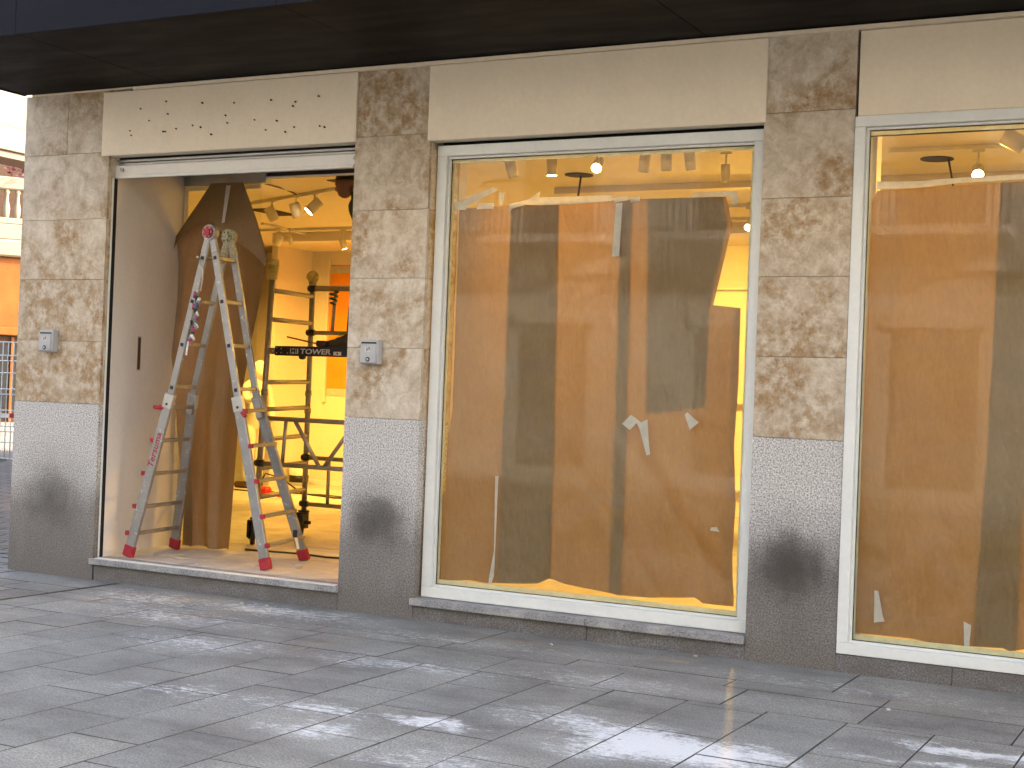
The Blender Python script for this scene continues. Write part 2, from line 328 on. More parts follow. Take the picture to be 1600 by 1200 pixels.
def slab(x0, x1, y0, y1, gap=.0028, parent=pav, dz=.0025, name='paving_slab'):
    w, l = round(x1-x0-2*gap, 3), round(y1-y0-2*gap, 3)
    if (w, l) not in SLABS: SLABS[(w, l)] = slab_mesh(w, l)
    o = bpy.data.objects.new(name, SLABS[(w, l)]); C.objects.link(o); o.parent = parent
    o.location = ((x0+x1)/2, (y0+y1)/2, random.uniform(-dz, .0005)); o.rotation_euler = (random.gauss(0, .0008), random.gauss(0, .0008), random.gauss(0, .001)); return o
xs = [-7.92, -7.61, -7.20, -6.785, -6.387, -5.985, -5.56, -5.14, -4.722, -4.33, -3.94, -3.50, -3.105, -2.675, -2.232, -1.81, -1.378, -.94, -.52, -.1, .32]
for i in range(len(xs)-1):
    off = (0, .336)[i % 2] if i != 10 else .336
    yy = [-1.37]; first = -1.79 if i % 2 == 0 else -1.455
    y = first
    while y > -4.9: yy.append(y); y -= .6715
    yy.append(y)
    if xs[i] > -3.2: yy = [q for q in yy if q > -3.9]
    for a, b in zip(yy, yy[1:]):
        if a-b > .03: slab(xs[i], xs[i+1], b, a)
# courses laid along the shopfront
x = -7.92
for y0, y1, L, st in ((-1.37, -.875, .72, .1), (-.875, -.655, .93, .5), (-.655, -.0, 1.18, .0)):
    x = -7.92; first = True
    while x < .6:
        l = L*random.uniform(.92, 1.08)*(st if first and st else 1); first = False; slab(x, min(x+max(l, .3), .8), y0, y1); x += max(l, .3)
# street corner on the left: worn slabs and small blocks beside the open joint
pv2 = bx('corner_pavement', -11.06, -7.955, -3.48, .9, -.05, -.036, 'dark', bev=0); tag(pv2, kind='structure')
for x0, x1, y0, y1 in ((-9.05, -7.965, -.42, -.012), (-9.05, -8.5, -.74, -.42), (-8.5, -7.965, -.74, -.42), (-9.05, -8.62, -1.1, -.74), (-8.62, -8.3, -1.1, -.74), (-8.3, -7.965, -1.1, -.74)):
    slab(x0, x1, y0, y1, .006, pv2, .004)
yy = -1.1
for r in range(7):
    h = .34; x = -11.05
    while x < -7.98:
        w = random.uniform(.3, .55); w = min(w, -7.965-x); slab(x, x+w, yy-h, yy, .006, pv2, .004); x += max(w, .05)
    yy -= h
x = -9.05
for r in range(10):
    y = -1.1
    while y < .85-1e-3:
        l = random.uniform(.16, .26); slab(x-.2, x, y, min(y+l, .9), .007, pv2, .006, 'sett'); y += l
    x -= .2

# ------------------------------------------------------------------ the shop building
SB = empty('shop_building', (0, 0, 0))
tag(SB, 'corner shopfront with travertine pillars, grey granite plinths, cream lintels and black canopy', 'building')
def bpart(name, *a, **k): return bx(name, *a, parent=SB, **k)
ROWS = [1.40, 1.905, 2.405, 2.895, 3.43, 3.925]
GR = {}
def pillar(x0, x1, soot, left_ret, right_ret, dep=.42):
    core = bpart('pillar', x0+.031, x1-.031, .031, dep-.002, 0, 3.935, 'concrete', bev=0)
    gm = m_granite(*soot[:3], 'granite_plinth', soot[3])
    def s(nm, a, b, y0, y1, z0, z1, m): o = bx(nm, a, b, y0, y1, z0, z1, m, core, bev=.0018); return o
    s('granite_slab', x0, x1, 0, .03, -.03, ROWS[0]-.0015, gm)
    for z0, z1 in zip(ROWS, ROWS[1:]):
        if left_ret is None and z0 == ROWS[-2]:
            s('travertine_slab', x0, -8.707, 0, .03, z0+.001, z1, 'trav'); s('travertine_slab', -8.7045, x1, .0008, .03, z0+.001, z1, 'trav')
        else: s('travertine_slab', x0, x1, random.uniform(0, .0015), .03, z0+.001, z1-.001, 'trav')
    for xa, xb in ((x0, x0+.03), (x1-.03, x1)):
        s('granite_slab', xa, xb, .0315, dep, -.03, ROWS[0]-.0015, gm)
        for z0, z1 in zip(ROWS, ROWS[1:]): s('travertine_slab', xa, xb, .0315, dep, z0+.001, z1-.001, 'trav')
    return core
pillar(-9.178, -8.25, (-8.72, .64, .33, .72), None, True, .1)
pillar(-5.885, -5.25, (-5.57, .68, .25, .9), True, True)
pillar(-2.812, -2.238, (-2.53, .61, .30, 1.), True, True)
pillar(1.0, 1.6, (1.3, .62, .25, .6), True, True)
# lintel panels
def lintel(x0, x1, y0, z0, z1): return bpart('lintel_panel', x0, x1, y0, .10, z0, z1, 'lintel', bev=.004)
l1 = lintel(-8.312, -5.872, -.022, 3.395, 3.905)
bm = bmesh.new()
for x, z in [(-8.013, 3.582), (-7.999, 3.546), (-7.913, 3.752), (-7.82, 3.653), (-7.654, 3.794), (-7.632, 3.695), (-7.671, 3.559), (-7.65, 3.558), (-7.543, 3.575), (-7.38, 3.592), (-7.3, 3.574), (-7.293, 3.761), (-7.062, 3.652), (-7.043, 3.594), (-7.195, 3.513), (-6.985, 3.743), (-6.784, 3.602), (-6.677, 3.521), (-6.637, 3.744), (-6.577, 3.584), (-6.495, 3.497), (-6.434, 3.686), (-6.412, 3.716), (-6.415, 3.528), (-6.204, 3.745), (-6.185, 3.524), (-6.142, 3.514)]:
    tube(bm, (x, -.0225, z), (x, -.034, z+.002), random.uniform(.0045, .0075), 8)
tag(link('screw_stub', bm, 'dark', l1), kind='stuff')
for a, b in ((-5.25, -2.812), (-2.238, 1.0)): bpart('head_light_stop', a, b, .185, .42, 3.33, 3.94, 'dark', bev=0)  # added dark backing, stops shop light leaking out above the frames
lintel(-5.268, -2.798, -.012, 3.375, 3.905); lintel(-2.222, 1.0, .002, 3.381, 3.905)
bpart('lintel_trim', -8.0, 1.0, -.03, .1, 3.908, 3.934, 'lintel', bev=.002)
bpart('lintel_trim', -9.1, -8.003, -.012, .1, 3.925, 3.937, 'lintel', bev=.001)
# canopy
cn = bpart('canopy', -9.16, 4, -1.56, -.04, 3.97, 4.9, 'soffit', bev=0)
for i, (a, b) in enumerate(((-9.18, -7.62), (-7.617, -5.42), (-5.417, -3.2), (-3.197, -1.), (-.997, 1.2), (1.203, 4.))):
    bx('soffit_panel', a, b, -1.585, -.001, 3.942+.0006*(i % 2), 3.968, 'soffit', cn, bev=.0015)
    bx('fascia_panel', a, b, -1.61, -1.587, 3.935, 4.95, 'fascia', cn, bev=.002)
bx('end_fascia', -9.205, -9.182, -1.61, .0, 3.935, 4.95, 'fascia', cn, bev=.002)
# upper storeys (above the picture) and flanks, stretched right and back to shade the street
bpart('upper_wall', -9.17, 45.0, .0, .45, 4.0, 14, 'stone', bev=0); bpart('added_shade_wall', 4.05, 45, .0, .45, -.1, 3.99, 'stone', bev=0)  # out of view; lower wall added to lengthen the cast shade
bm = bmesh.new(); ang = math.atan2(9.6, -6.2)
for z0, z1, nm in ((0, 14, 'side_wall'),):
    vs = box(bm, 0, 19.5, -.3, 0, z0, z1)
    bmesh.ops.transform(bm, matrix=Matrix.Translation((-9.17, .05, 0)) @ Matrix.Rotation(ang, 4, 'Z') @ Matrix.Translation((0, 0, 0)), verts=vs)
link('side_wall', bm, 'stone', SB)
# door step
st = bpart('door_step', -8.235, -5.889, .0, .12, -.03, .122, 'kerb', bev=.003)
bx('step_tread', -8.262, -5.876, -.035, .165, .124, FZ-.004, 'sill', st, bev=.004)
bx('threshold_strip', -8.2, -5.9, -.028, .03, FZ-.0035, FZ+.003, 'white', st, bev=.001)
# roller shutter rolled up
sh = bpart('roller_shutter', -8.262, -5.888, .125, .30, 3.37, 3.9, 'dark', bev=0)
for i in range(2): bx('slat', -8.262, -5.889, .110-.012*(i % 2), .150, 3.335+.024*i, 3.356+.024*i, 'shut', sh, bev=.004)
bx('bottom_bar', -8.262, -5.889, .085, .135, 3.232, 3.332, 'reveal', sh, bev=.006)
bx('bottom_lip', -8.205, -5.94, .074, .0845, 3.226, 3.25, 'white', sh, bev=.003)
for x in (-8.175, -5.93): one('lock_knob', tube, 'grey_box', sh, (x, .0845, 3.296), (x, .068, 3.296), .016, 14)
for x in (-8.249, -5.9): bx('guide_rail', x-.001, x+.012, .052, .062, FZ, 3.23, 'white', sh, bev=.001); bx('guide_channel', x-.001, x+.012, .066, .1, FZ, 3.225, 'dark', sh, bev=0)
# splayed reveal on the left, lobby header and fixed glazing
ra = math.atan2(1.07, -.22)
bm = bmesh.new(); vs = box(bm, 0, 1.09, -.02, .08, FZ-.01, 3.42, .002)
bmesh.ops.transform(bm, matrix=Matrix.Translation((-8.262, .105, 0)) @ Matrix.Rotation(ra, 4, 'Z'), verts=[v for v in bm.verts])
rv = link('reveal_panel', bm, 'reveal', SB)
bm = bmesh.new(); box(bm, .405, .447, -.0245, -.0205, 1.70, 1.965, .001)
bmesh.ops.transform(bm, matrix=Matrix.Translation((-8.262, .105, 0)) @ Matrix.Rotation(ra, 4, 'Z'), verts=[v for v in bm.verts]); link('slot_plate', bm, 'brown', rv)
bm = bmesh.new(); box(bm, .40, .452, -.0225, -.019, 1.69, 1.975, .0005)
bmesh.ops.transform(bm, matrix=Matrix.Translation((-8.262, .105, 0)) @ Matrix.Rotation(ra, 4, 'Z'), verts=[v for v in bm.verts]); link('slot_rim', bm, 'shut', rv)
bpart('lobby_ceiling', -8.56, -5.75, .305, 1.2, 3.42, 3.46, 'reveal', bev=0)
hd = bpart('lobby_header', -8.5, -7.57, 1.16, 1.24, 3.335, 3.419, 'shut', bev=.003)
bx('header_rail', -7.565, -5.7, 1.17, 1.25, 3.378, 3.4185, 'black', hd, bev=.003); bx('header_lip', -7.565, -5.7, 1.155, 1.169, 3.368, 3.383, 'white', hd, bev=.001)
fp = bpart('fixed_pane', -8.468, -7.63, 1.19, 1.202, FZ+.005, 3.334, 'glass', bev=0)
for nm, a in (('edge_tape', (-8.475, -8.425, 1.185, 1.1885, FZ+.01, 3.33)), ('edge_tape', (-8.424, -7.64, 1.185, 1.1885, 3.29, 3.33))): bx(nm, *a, 'mask', fp, bev=0)
fp2 = bpart('side_pane', -6.62, -5.7, 1.19, 1.202, FZ+.3, 3.366, 'glass', bev=0)
bx('edge_profile', -6.632, -6.622, 1.186, 1.206, FZ+.3, 3.366, 'brown', fp2, bev=.001)
# display windows
def window(name, x0, x1, z0, z1, y, fw_, sill):
    fr = bpart(name, x0, x1, y, y+.10, z0, z0+fw_, 'white', bev=.003)                     # bottom rail
    def s(nm, a, m='white', bev=.003): return bx(nm, *a, m, fr, bev=bev)
    s('frame_stile', (x0, x0+fw_-.0, y+.0006, y+.0994, z0+fw_+.0005, z1-fw_-.0005)); s('frame_stile', (x1-fw_, x1, y+.0006, y+.0994, z0+fw_+.0005, z1-fw_-.0005))
    s('frame_rail', (x0, x1, y, y+.10, z1-fw_, z1))
    a, b, c, d = x0+fw_+.0005, x1-fw_-.0005, z0+fw_+.0005, z1-fw_-.0005; yb = y+.028; q = .016
    s('glazing_bead', (a, b, yb, y+.056, c, c+q), bev=.002); s('glazing_bead', (a, b, yb, y+.056, d-q, d), bev=.002)
    s('glazing_bead', (a, a+q, yb+.0005, y+.056, c+q, d-q), bev=.002); s('glazing_bead', (b-q, b, yb+.0005, y+.056, c+q, d-q), bev=.002)
    gp = s('glass_pane', (a, b, y+.0575, y+.0655, c, d), 'glass', 0)
    gq = .004
    for e in ((a+q, b-q, y+.050, y+.0565, c+q, c+q+gq), (a+q, a+q+gq, y+.050, y+.0565, c+q+gq, d-q), (b-q-gq, b-q, y+.050, y+.0565, c+q+gq, d-q), (a+q, b-q, y+.050, y+.0565, d-q-gq, d-q)): s('glazing_seal', e, 'black', 0)
    return fr
window('display_window', -5.232, -2.816, .152, 3.352, .08, .075, True)
window('display_window', -2.234, .99, .112, 3.379, -.012, .066, False)
ws = bpart('window_sill', -5.262, -2.815, -.03, .2, .098, .148, 'sill', bev=.004)
bx('sill_joint', -3.902, -3.899, -.0312, -.02, .099, .147, 'dark', ws, bev=0)
for a, b in ((-5.248, -3.903), (-3.899, -2.814)): bx('plinth_slab', a, b, .002, .18, -.03, .0975, 'kerb', ws, bev=.002)
for a, b in ((-2.236, -1.55), (-1.547, .4), (.403, .998)): bpart('plinth_slab', a, b, .0, .18, -.03, .108, 'kerb', bev=.002)
# shop interior shell
def plan_slab(name, y0, y1, z0, z1, mat):      # follows the slanting side wall
    bm = bmesh.new(); w = lambda y: -8.86-.646*(y-.05)
    P = [(w(y0), y0), (4, y0), (4, y1), (w(y1), y1)]; a = [bm.verts.new((x, y, z0)) for x, y in P]; b = [bm.verts.new((x, y, z1)) for x, y in P]
    bm.faces.new(a[::-1]); bm.faces.new(b)
    for i in range(4): bm.faces.new((a[i], a[(i+1) % 4], b[(i+1) % 4], b[i]))
    return link(name, bm, mat, SB)
flo = plan_slab('shop_floor', .17, 9.0, -.1, FZ-.012, 'dark')
TM = {}
def tile(x0, x1, y0, y1):
    k = (round(x1-x0, 3), round(y1-y0, 3))
    if k not in TM:
        bm = bmesh.new(); w, l = k[0]-.005, k[1]-.005; box(bm, -w/2, w/2, -l/2, l/2, -.0115, 0, .001); me = bpy.data.meshes.new('floor_tile'); bm.to_mesh(me); bm.free(); me.materials.append(MT['floor']); TM[k] = me
    o = bpy.data.objects.new('floor_tile', TM[k]); C.objects.link(o); o.parent = flo; o.location = ((x0+x1)/2, (y0+y1)/2, FZ+random.uniform(-.0008, .0002))
ys = [.17, .47, 1.17]+[1.17+.72*i for i in range(1, 11)]+[9.0]
for j, (a, b) in enumerate(zip(ys, ys[1:])):
    x = -15.4+.6*(j % 2); lim = -8.85-.646*(a-.05)
    while x < 3.9:
        if x+1.2 > lim+.1: tile(max(x, round(lim, 2)), min(x+1.2, 3.95), a, b)
        x += 1.2
ce = plan_slab('shop_ceiling', .42, 9.0, 3.62, 3.72, 'ceil')
bx('ceiling_hole', -10.35, -10.05, 4.45, 5.05, 3.612, 3.6195, 'dark', ce, bev=0)
bx('ceiling_beam', -11.6, 4, 6.6, 6.9, 3.5, 3.6195, 'ceil', ce, bev=.004)
bx('ceiling_beam', -6.1, 4, 3.75, 3.82, 3.56, 3.6195, 'ceil', ce, bev=.004)
for x, y in ((-5.52, 3.07), (-2.34, 3.0)): one('round_hole', tube, 'dark', ce, (x, y, 3.6195), (x, y, 3.612), .13, 24)
bw = bpart('back_wall', -14.5, 4, 8.85, 9.0, FZ-.01, 3.62, 'inwall', bev=0)
bx('wall_niche', -12.2, -10.2, 8.842, 8.8495, 1.5, 3.42, plain('orange_poster', (.75, .27, .02), .5, var=.1), bw, bev=0); bx('niche_print', -12.19, -11.2, 8.836, 8.8415, 3.30, 3.40, 'tape', bw, bev=0); bx('niche_print', -12.19, -11.2, 8.836, 8.8415, 1.50, 1.60, 'tape', bw, bev=0)
bx('niche_edge', -12.25, -12.205, 8.80, 8.8495, 1.4, 3.5, 'inwall', bw, bev=.002)
bx('skirting', -14.4, -10, 8.835, 8.8495, FZ, FZ+.07, 'white', bw, bev=.002)
bpart('side_partition', -12.65, -12.55, 8.0, 8.848, FZ-.01, 3.62, 'inwall', bev=0)
bpart('right_wall', 3.9, 4.0, .45, 9.0, -.1, 3.62, 'inwall', bev=0)
for z in (.5, 1.6, 3.05): bpart('wall_shelf', -6.6, -1.0, 8.72, 8.848, z, z+.03, 'inwall', bev=.002)
for x0, x1 in ((-5.9, -5.25), (-2.85, -2.2)): bpart('pier_lining', x0, x1, .43, .55, FZ-.01, 3.62, 'inwall', bev=0)
bpart('roof_slab', -9.1, 45, .46, 16.0, 13.7, 14, 'concrete', bev=0); bpart('rear_wall', -14.7, 4, 9.01, 9.3, 0, 14, 'stone', bev=0)  # unseen roof reaches as far right and back as the shading walls

# ------------------------------------------------------------------ meter boxes on the pillars
def meter_box(x, z, label):
    t = tag(empty('meter_box', (x, -.001, z)), label, 'meter box', 'grey metal boxes on the pillars')
    w, h = .15, .175
    o = bx('case', -w/2, w/2, -.062, 0, -h/2, h/2, 'grey_box', t, bev=.005)
    bm = bmesh.new(); box(bm, -w/2+.008, w/2-.012, -.074, -.0625, -h/2+.008, h/2-.03, .004); d = link('lid', bm, 'grey_box', t)
    bx('lid_gap', -w/2+.01, w/2-.014, -.0645, -.0622, h/2-.029, h/2-.017, 'black', t, bev=0)
    one('lock', tube, 'black', d, (.0, -.0742, -h/2+.034), (.0, -.078, -h/2+.034), .017, 16); one('lock_core', tube, 'grey_box', d, (.0, -.0781, -h/2+.034), (.0, -.081, -h/2+.034), .009, 12)
    bx('mark', -.03, .016, -.0752, -.0742, .0, .034, 'letter', d, bev=0); bx('mark', -.012, -.004, -.076, -.0754, .006, .028, 'black', d, bev=0); bx('mark', .005, .013, -.076, -.0754, .012, .034, 'black', d, bev=0)
meter_box(-8.79, 1.90, 'small grey metal meter box on the corner pillar left of the doorway')
meter_box(-5.655, 1.873, 'small grey metal meter box on the pillar right of the doorway')

# ------------------------------------------------------------------ paper on the windows
def wrinkle(x, z, amp=1.):
    v = Vector((x*1.3, z*.7, 3.1)); a = mnoise.noise(v*1.1)*.008
    f = abs(mnoise.noise(Vector((x*2.2+z*1.2, (z-x)*.45, 7.7))))
    a += (.5-f)*.007 + mnoise.noise(v*4)*.0022
    # long soft folds fanning down to the right
    d = (x+3.75)*.80 + (z-1.35)*.62
    if z < 1.6: a += .014*math.exp(-(d/.05)**2)*min(1, (1.6-z)*2) - .004*math.exp(-((d-.13)/.05)**2)*min(1, (1.6-z)*2) + .009*math.exp(-((d+.42)/.04)**2)*min(1, (1.6-z)*2)
    return a*amp*1.5
def sheet(name, Lp, Rp, top, bot, y0, label, group, nx=26, nz=70, fold=None):
    """Lp/Rp: (z, x) edge tables from top to bottom; top/bot: (x, z) tables"""
    L = sorted((z, x) for x, z in Lp); Q = sorted((z, x) for x, z in Rp)
    T = sorted(top); B = sorted(bot); bm = bmesh.new(); grid = []
    zt = max(max(z for _, z in top), max(z for _, z in Lp)); zb = min(z for _, z in bot)
    vs_ = [j/nz for j in range(nz+1)]
    for v in vs_:
        row = []
        for i in range(nx+1):
            u = i/nx; zz = zt+(zb-zt)*v
            x = lerp(L, zz)*(1-u)+lerp(Q, zz)*u
            z1, z0 = lerp(T, x), lerp(B, x); z = z1+(z0-z1)*v
            x = lerp(L, z)*(1-u)+lerp(Q, z)*u
            row.append(bm.verts.new((x, y0+wrinkle(x, z)+.004*mnoise.noise(Vector((x*9, z*9, 1)))*(1 if u in (0, 1) else .3), z)))
        grid.append(row)
    for a, b in zip(grid, grid[1:]):
        for i in range(nx): bm.faces.new((a[i], b[i], b[i+1], a[i+1])).smooth = True
    o = link(name, bm, 'kraft'); return tag(o, label, 'paper', group)
botA = [(-5.19, 0.267), (-5.137, 0.265), (-4.883, 0.291), (-4.769, 0.284), (-4.503, 0.302), (-4.356, 0.316), (-4.269, 0.360), (-4.157, 0.332), (-3.819, 0.302), (-3.758, 0.292), (-3.525, 0.299), (-3.209, 0.332), (-3.172, 0.299), (-2.934, 0.296)]
topA = [(-5.13, 2.915), (-4.7, 2.925), (-4.3, 2.935), (-3.85, 2.945), (-3.655, 2.945), (-3.107, 2.943)]
gA = 'kraft paper sheets on the middle window'
sheet('paper_sheet', [(-5.09, 2.919), (-5.085, 2.211), (-5.085, 1.482), (-5.115, 1.253), (-5.12, .897), (-5.14, .875), (-5.125, .24)], [(-4.307, 2.937), (-4.283, 1.69), (-4.264, .325)], topA, botA, .168, 'leftmost brown kraft paper sheet covering the middle window', gA)
sheet('paper_sheet', [(-4.677, 2.92), (-4.669, 1.678), (-4.668, .269)], [(-3.766, 2.952), (-3.752, 1.706), (-3.74, .264)], topA, botA, .177, 'centre kraft paper sheet glowing orange at its top on the middle window', gA)
sheet('paper_sheet', [(-3.854, 2.941), (-3.836, 1.703), (-3.833, .272)], [(-3.107, 2.943), (-3.061, 2.761), (-3.101, 2.555), (-3.167, 2.247), (-3.171, 2.232), (-2.985, 2.222), (-2.978, 1.73), (-2.992, 1.319), (-2.968, .95), (-2.975, .663), (-2.962, .262)], topA, botA, .186, 'rightmost kraft paper sheet with notched torn right edge on the middle window', gA, nx=30, nz=150)
sheet('paper_sheet', [(-3.655, 2.94), (-3.617, 1.54)], [(-3.13, 2.94), (-3.09, 2.75), (-3.13, 2.55), (-3.19, 2.25), (-3.2, 1.55)], topA, [(-3.7, 1.5), (-3.0, 1.6)], .195, 'second kraft paper layer behind the notched sheet on the middle window', gA)
gB = 'kraft paper sheets on the right window'
topB = [(-2.15, 2.935), (-1.39, 2.962), (-.3, 2.985)]; botB = [(-2.2, 0.233), (-2.03, 0.233), (-1.818, 0.234), (-1.647, 0.219), (-1.426, 0.229), (-1.281, 0.238), (-1.234, 0.221), (-1.174, 0.243), (-.2, 0.230)]
sheet('paper_sheet', [(-2.112, 2.938), (-2.141, 2.86), (-2.139, 2.149), (-2.15, 1.36), (-2.164, .649), (-2.175, .195)], [(-1.17, 2.962), (-1.195, 1.4), (-1.209, .2)], topB, botB, .092, 'left kraft paper sheet glowing orange on the right window', gB)
sheet('paper_sheet', [(-1.389, 2.961), (-1.412, 1.398), (-1.456, .21)], [(-.35, 2.97), (-.36, .2)], topB, botB, .101, 'second kraft paper sheet overlapping at the right edge of the right window', gB)
# tape
def tape(pts, y, label, mat='tape', name='tape_strip', curl=0., group='strips of tape on the windows'):
    bm = bmesh.new(); cx = sum(p[0] for p in pts)/len(pts)
    f = [bm.verts.new((x, y+curl*mnoise.noise(Vector((x*8, z*8, 2))), z)) for x, z in pts]; b = [bm.verts.new((v.co.x, v.co.y+.0006, v.co.z)) for v in f]
    n = len(f); bm.faces.new(f); bm.faces.new(b[::-1])
    for i in range(n): bm.faces.new((f[i], b[i], b[(i+1) % n], f[(i+1) % n]))
    bmesh.ops.recalc_face_normals(bm, faces=bm.faces); bmesh.ops.triangulate(bm, faces=[q for q in bm.faces if len(q.verts) > 4])
    return tag(link(name, bm, mat), label, 'tape', group)
def wavy(x0, z0, x1, z1, w, n=26, a=.003):   # long strip with an uneven torn edge
    P_, Q_ = [], []; d = Vector((x1-x0, z1-z0)); nrm = Vector((-d.y, d.x)).normalized()
    for i in range(n+1):
        p = Vector((x0, z0))+d*(i/n); e = a*mnoise.noise(Vector((i*.7, x0*5, z0*3))); P_.append(tuple(p)); q = p+nrm*(w+e); Q_.append(tuple(q))
    return P_+Q_[::-1]
def border(x0, x1, z0, z1, y, w, where):
    gp = 'masking tape around the window panes'
    tape(wavy(x0, z0, x1, z0, w), y, f'yellow masking tape along the bottom edge of the {where} window', 'mask', 'masking_tape', group=gp)
    tape(wavy(x1, z1, x0, z1, w*.8), y, f'yellow masking tape along the top edge of the {where} window', 'mask', 'masking_tape', group=gp)
    tape(wavy(x0, z1-w, x0, z0+w, w*.56), y+.0004, f'yellow masking tape along the left edge of the {where} window', 'mask', 'masking_tape', group=gp)
    tape(wavy(x1, z0+w, x1, z1-w, w*.8), y+.0004, f'yellow masking tape along the right edge of the {where} window', 'mask', 'masking_tape', group=gp)
border(-5.15, -2.896, .234, 3.27, .1462, .045, 'middle'); border(-2.165, .92, .182, 3.308, .0545, .048, 'right')
YA = .1475
tape([(-5.121, 2.949), (-5.115, 2.905), (-5.025, 2.90), (-5.01, 2.93), (-4.773, 3.034), (-4.815, 3.053)], YA, 'slanting white tape strip peeling at top left of the middle window', curl=.004)
tape([(-4.933, 2.944), (-4.8, 2.945), (-4.803, 2.904), (-4.936, 2.903)], YA, 'short white tape patch on the leftmost kraft sheet')
tape([(-4.76, 3.02), (-4.72, 3.015), (-4.73, 2.93), (-4.755, 2.925)], YA, 'short upright tape piece beside the slanting tape strip')
tape([(-4.68, 2.93), (-4.52, 2.965), (-4.44, 3.02), (-4.45, 2.972), (-4.362, 2.972), (-3.907, 2.972), (-3.896, 2.933), (-4.165, 2.918), (-4.433, 2.917), (-4.55, 2.925), (-4.657, 2.90), (-4.67, 2.88)], YA, 'long crumpled white tape strip along the top of the kraft sheets', curl=.006)
tape([(-3.9, 2.95), (-3.79, 2.965), (-3.775, 2.935), (-3.88, 2.922)], YA+.0012, 'white tape piece joining the long strip to the notched sheet')
tape([(-3.872, 2.915), (-3.825, 2.918), (-3.829, 2.561), (-3.885, 2.558)], YA, 'white tape strip hanging down between the centre and notched sheets', curl=.01)
tape([(-3.771, 2.95), (-3.702, 2.957), (-3.696, 2.927), (-3.765, 2.92)], YA+.0024, 'small white tape square at the top of the notched sheet')
tape([(-3.336, 2.942), (-3.315, 2.966), (-3.031, 2.974), (-3.008, 2.924), (-3.028, 2.875), (-3.058, 2.892), (-3.051, 2.925), (-3.104, 2.943)], YA, 'hooked grey tape strip at the upper right of the middle window', curl=.004)
tape([(-4.706, 1.034), (-4.681, 1.035), (-4.686, .34), (-4.709, .271), (-4.728, .256), (-4.726, .314), (-4.694, .517)], YA, 'thin white tape strip running down to the bottom of the middle window')
tape([(-3.765, 1.44), (-3.703, 1.503), (-3.628, 1.455), (-3.583, 1.478), (-3.568, 1.33), (-3.555, 1.246), (-3.582, 1.237), (-3.635, 1.404), (-3.66, 1.45), (-3.708, 1.4)], YA, 'curled tape scrap in the middle of the notched sheet', curl=.004)
tape([(-3.324, 1.518), (-3.307, 1.535), (-3.225, 1.472), (-3.285, 1.419)], YA, 'torn greyish paper flap on the notched sheet')
tape([(-3.116, .798), (-3.077, .805), (-3.058, .774), (-3.119, .777)], YA, 'tiny white tape scrap low on the notched sheet')
YB = .0562
tape([(-2.104, 2.988), (-1.857, 2.98), (-1.706, 2.99), (-1.266, 3.001), (-.6, 3.02), (-.6, 2.985), (-1.265, 2.971), (-1.63, 2.96), (-1.855, 2.941), (-2.107, 2.941)], YB, 'long white tape strip along the paper top of the right window', curl=.006)
tape([(-1.503, .374), (-1.459, .356), (-1.468, .199), (-1.493, .196)], YB, 'upright white tape strip at the bottom of the right window')
tape([(-2.004, .214), (-1.958, .212), (-1.965, .185), (-2.007, .184)], YB+.0006, 'small tape tab near the lower left corner of the right window')
tape([(-1.649, .198), (-1.604, .196), (-1.611, .172), (-1.652, .170)], YB+.0006, 'small tape tab at the bottom middle of the right window')
tape([(-1.29, .209), (-1.247, .206), (-1.271, .177), (-1.286, .183)], YB+.0006, 'folded tape tab near the lower right of the right window')
tape([(-2.03, .506), (-2.007, .504), (-1.975, .355), (-1.962, .325), (-2.027, .311)], YB, 'torn tape residue on the left sheet of the right window')

# ------------------------------------------------------------------ paper hanging in the doorway
HP = empty('hanging_paper', (-7.9, 1.08, FZ)); tag(HP, 'long brown kraft paper hanging curled from the doorway header behind the ladder', 'paper')
def sc(p, y): s = (8.706+y)/(8.706+.9); return (p[0]*s, 1.6+(p[1]-1.6)*s)
hL = [sc(p, 1.06) for p in [(-7.941, 3.293), (-8.123, 3.069), (-8.295, 2.864), (-8.368, 2.633), (-8.365, 2.302), (-8.297, 1.807), (-8.225, 1.369), (-8.16, .934), (-8.096, .501), (-8.049, .26), (-8.018, .2)]]
hR = [sc(p, 1.06) for p in [(-7.602, 3.297), (-7.454, 2.999), (-7.363, 2.773), (-7.324, 2.634), (-7.369, 2.358), (-7.45, 1.985), (-7.518, 1.61), (-7.557, 1.181), (-7.583, .645), (-7.607, .2)]]
L_ = sorted((z, x) for x, z in hL); R_ = sorted((z, x) for x, z in hR)
def body(bm, ztop, zbot_fn, depth_fn, nx=28, nz=60):
    grid = []
    for j in range(nz+1):
        row = []
        for i in range(nx+1):
            u = i/nx; zb = zbot_fn(u); z = ztop+(zb-ztop)*j/nz
            x = lerp(L_, z)*(1-u)+lerp(R_, z)*u
            row.append(bm.verts.new((x, depth_fn(u, z, x), z)))
        grid.append(row)
    for a, b in zip(grid, grid[1:]):
        for i in range(nx): bm.faces.new((a[i], b[i], b[i+1], a[i+1])).smooth = True
def back_depth(u, z, x):
    op = lerp([(.2, .10), (1.2, .16), (2.4, .34), (2.9, .22), (3.32, .02)], z)
    return 1.06+op*math.sin(math.pi*u)**.8*(.75+.25*math.sin(3*u)) + .012*mnoise.noise(Vector((x*5, z*1.4, 0))) - .05*math.exp(-((u-.42)/.09)**2)*min(1, max(0, (2.4-z)))
bm = bmesh.new(); body(bm, 3.325, lambda u: .19+.01*math.sin(9*u), back_depth); child_local(link('body', bm, 'kraft'), HP)
hem = [(0, 2.70), (.10, 2.86), (.25, 2.955), (.42, 2.99), (.54, 2.985), (.64, 2.90), (.75, 2.84), (.9, 2.73), (1, 2.60)]
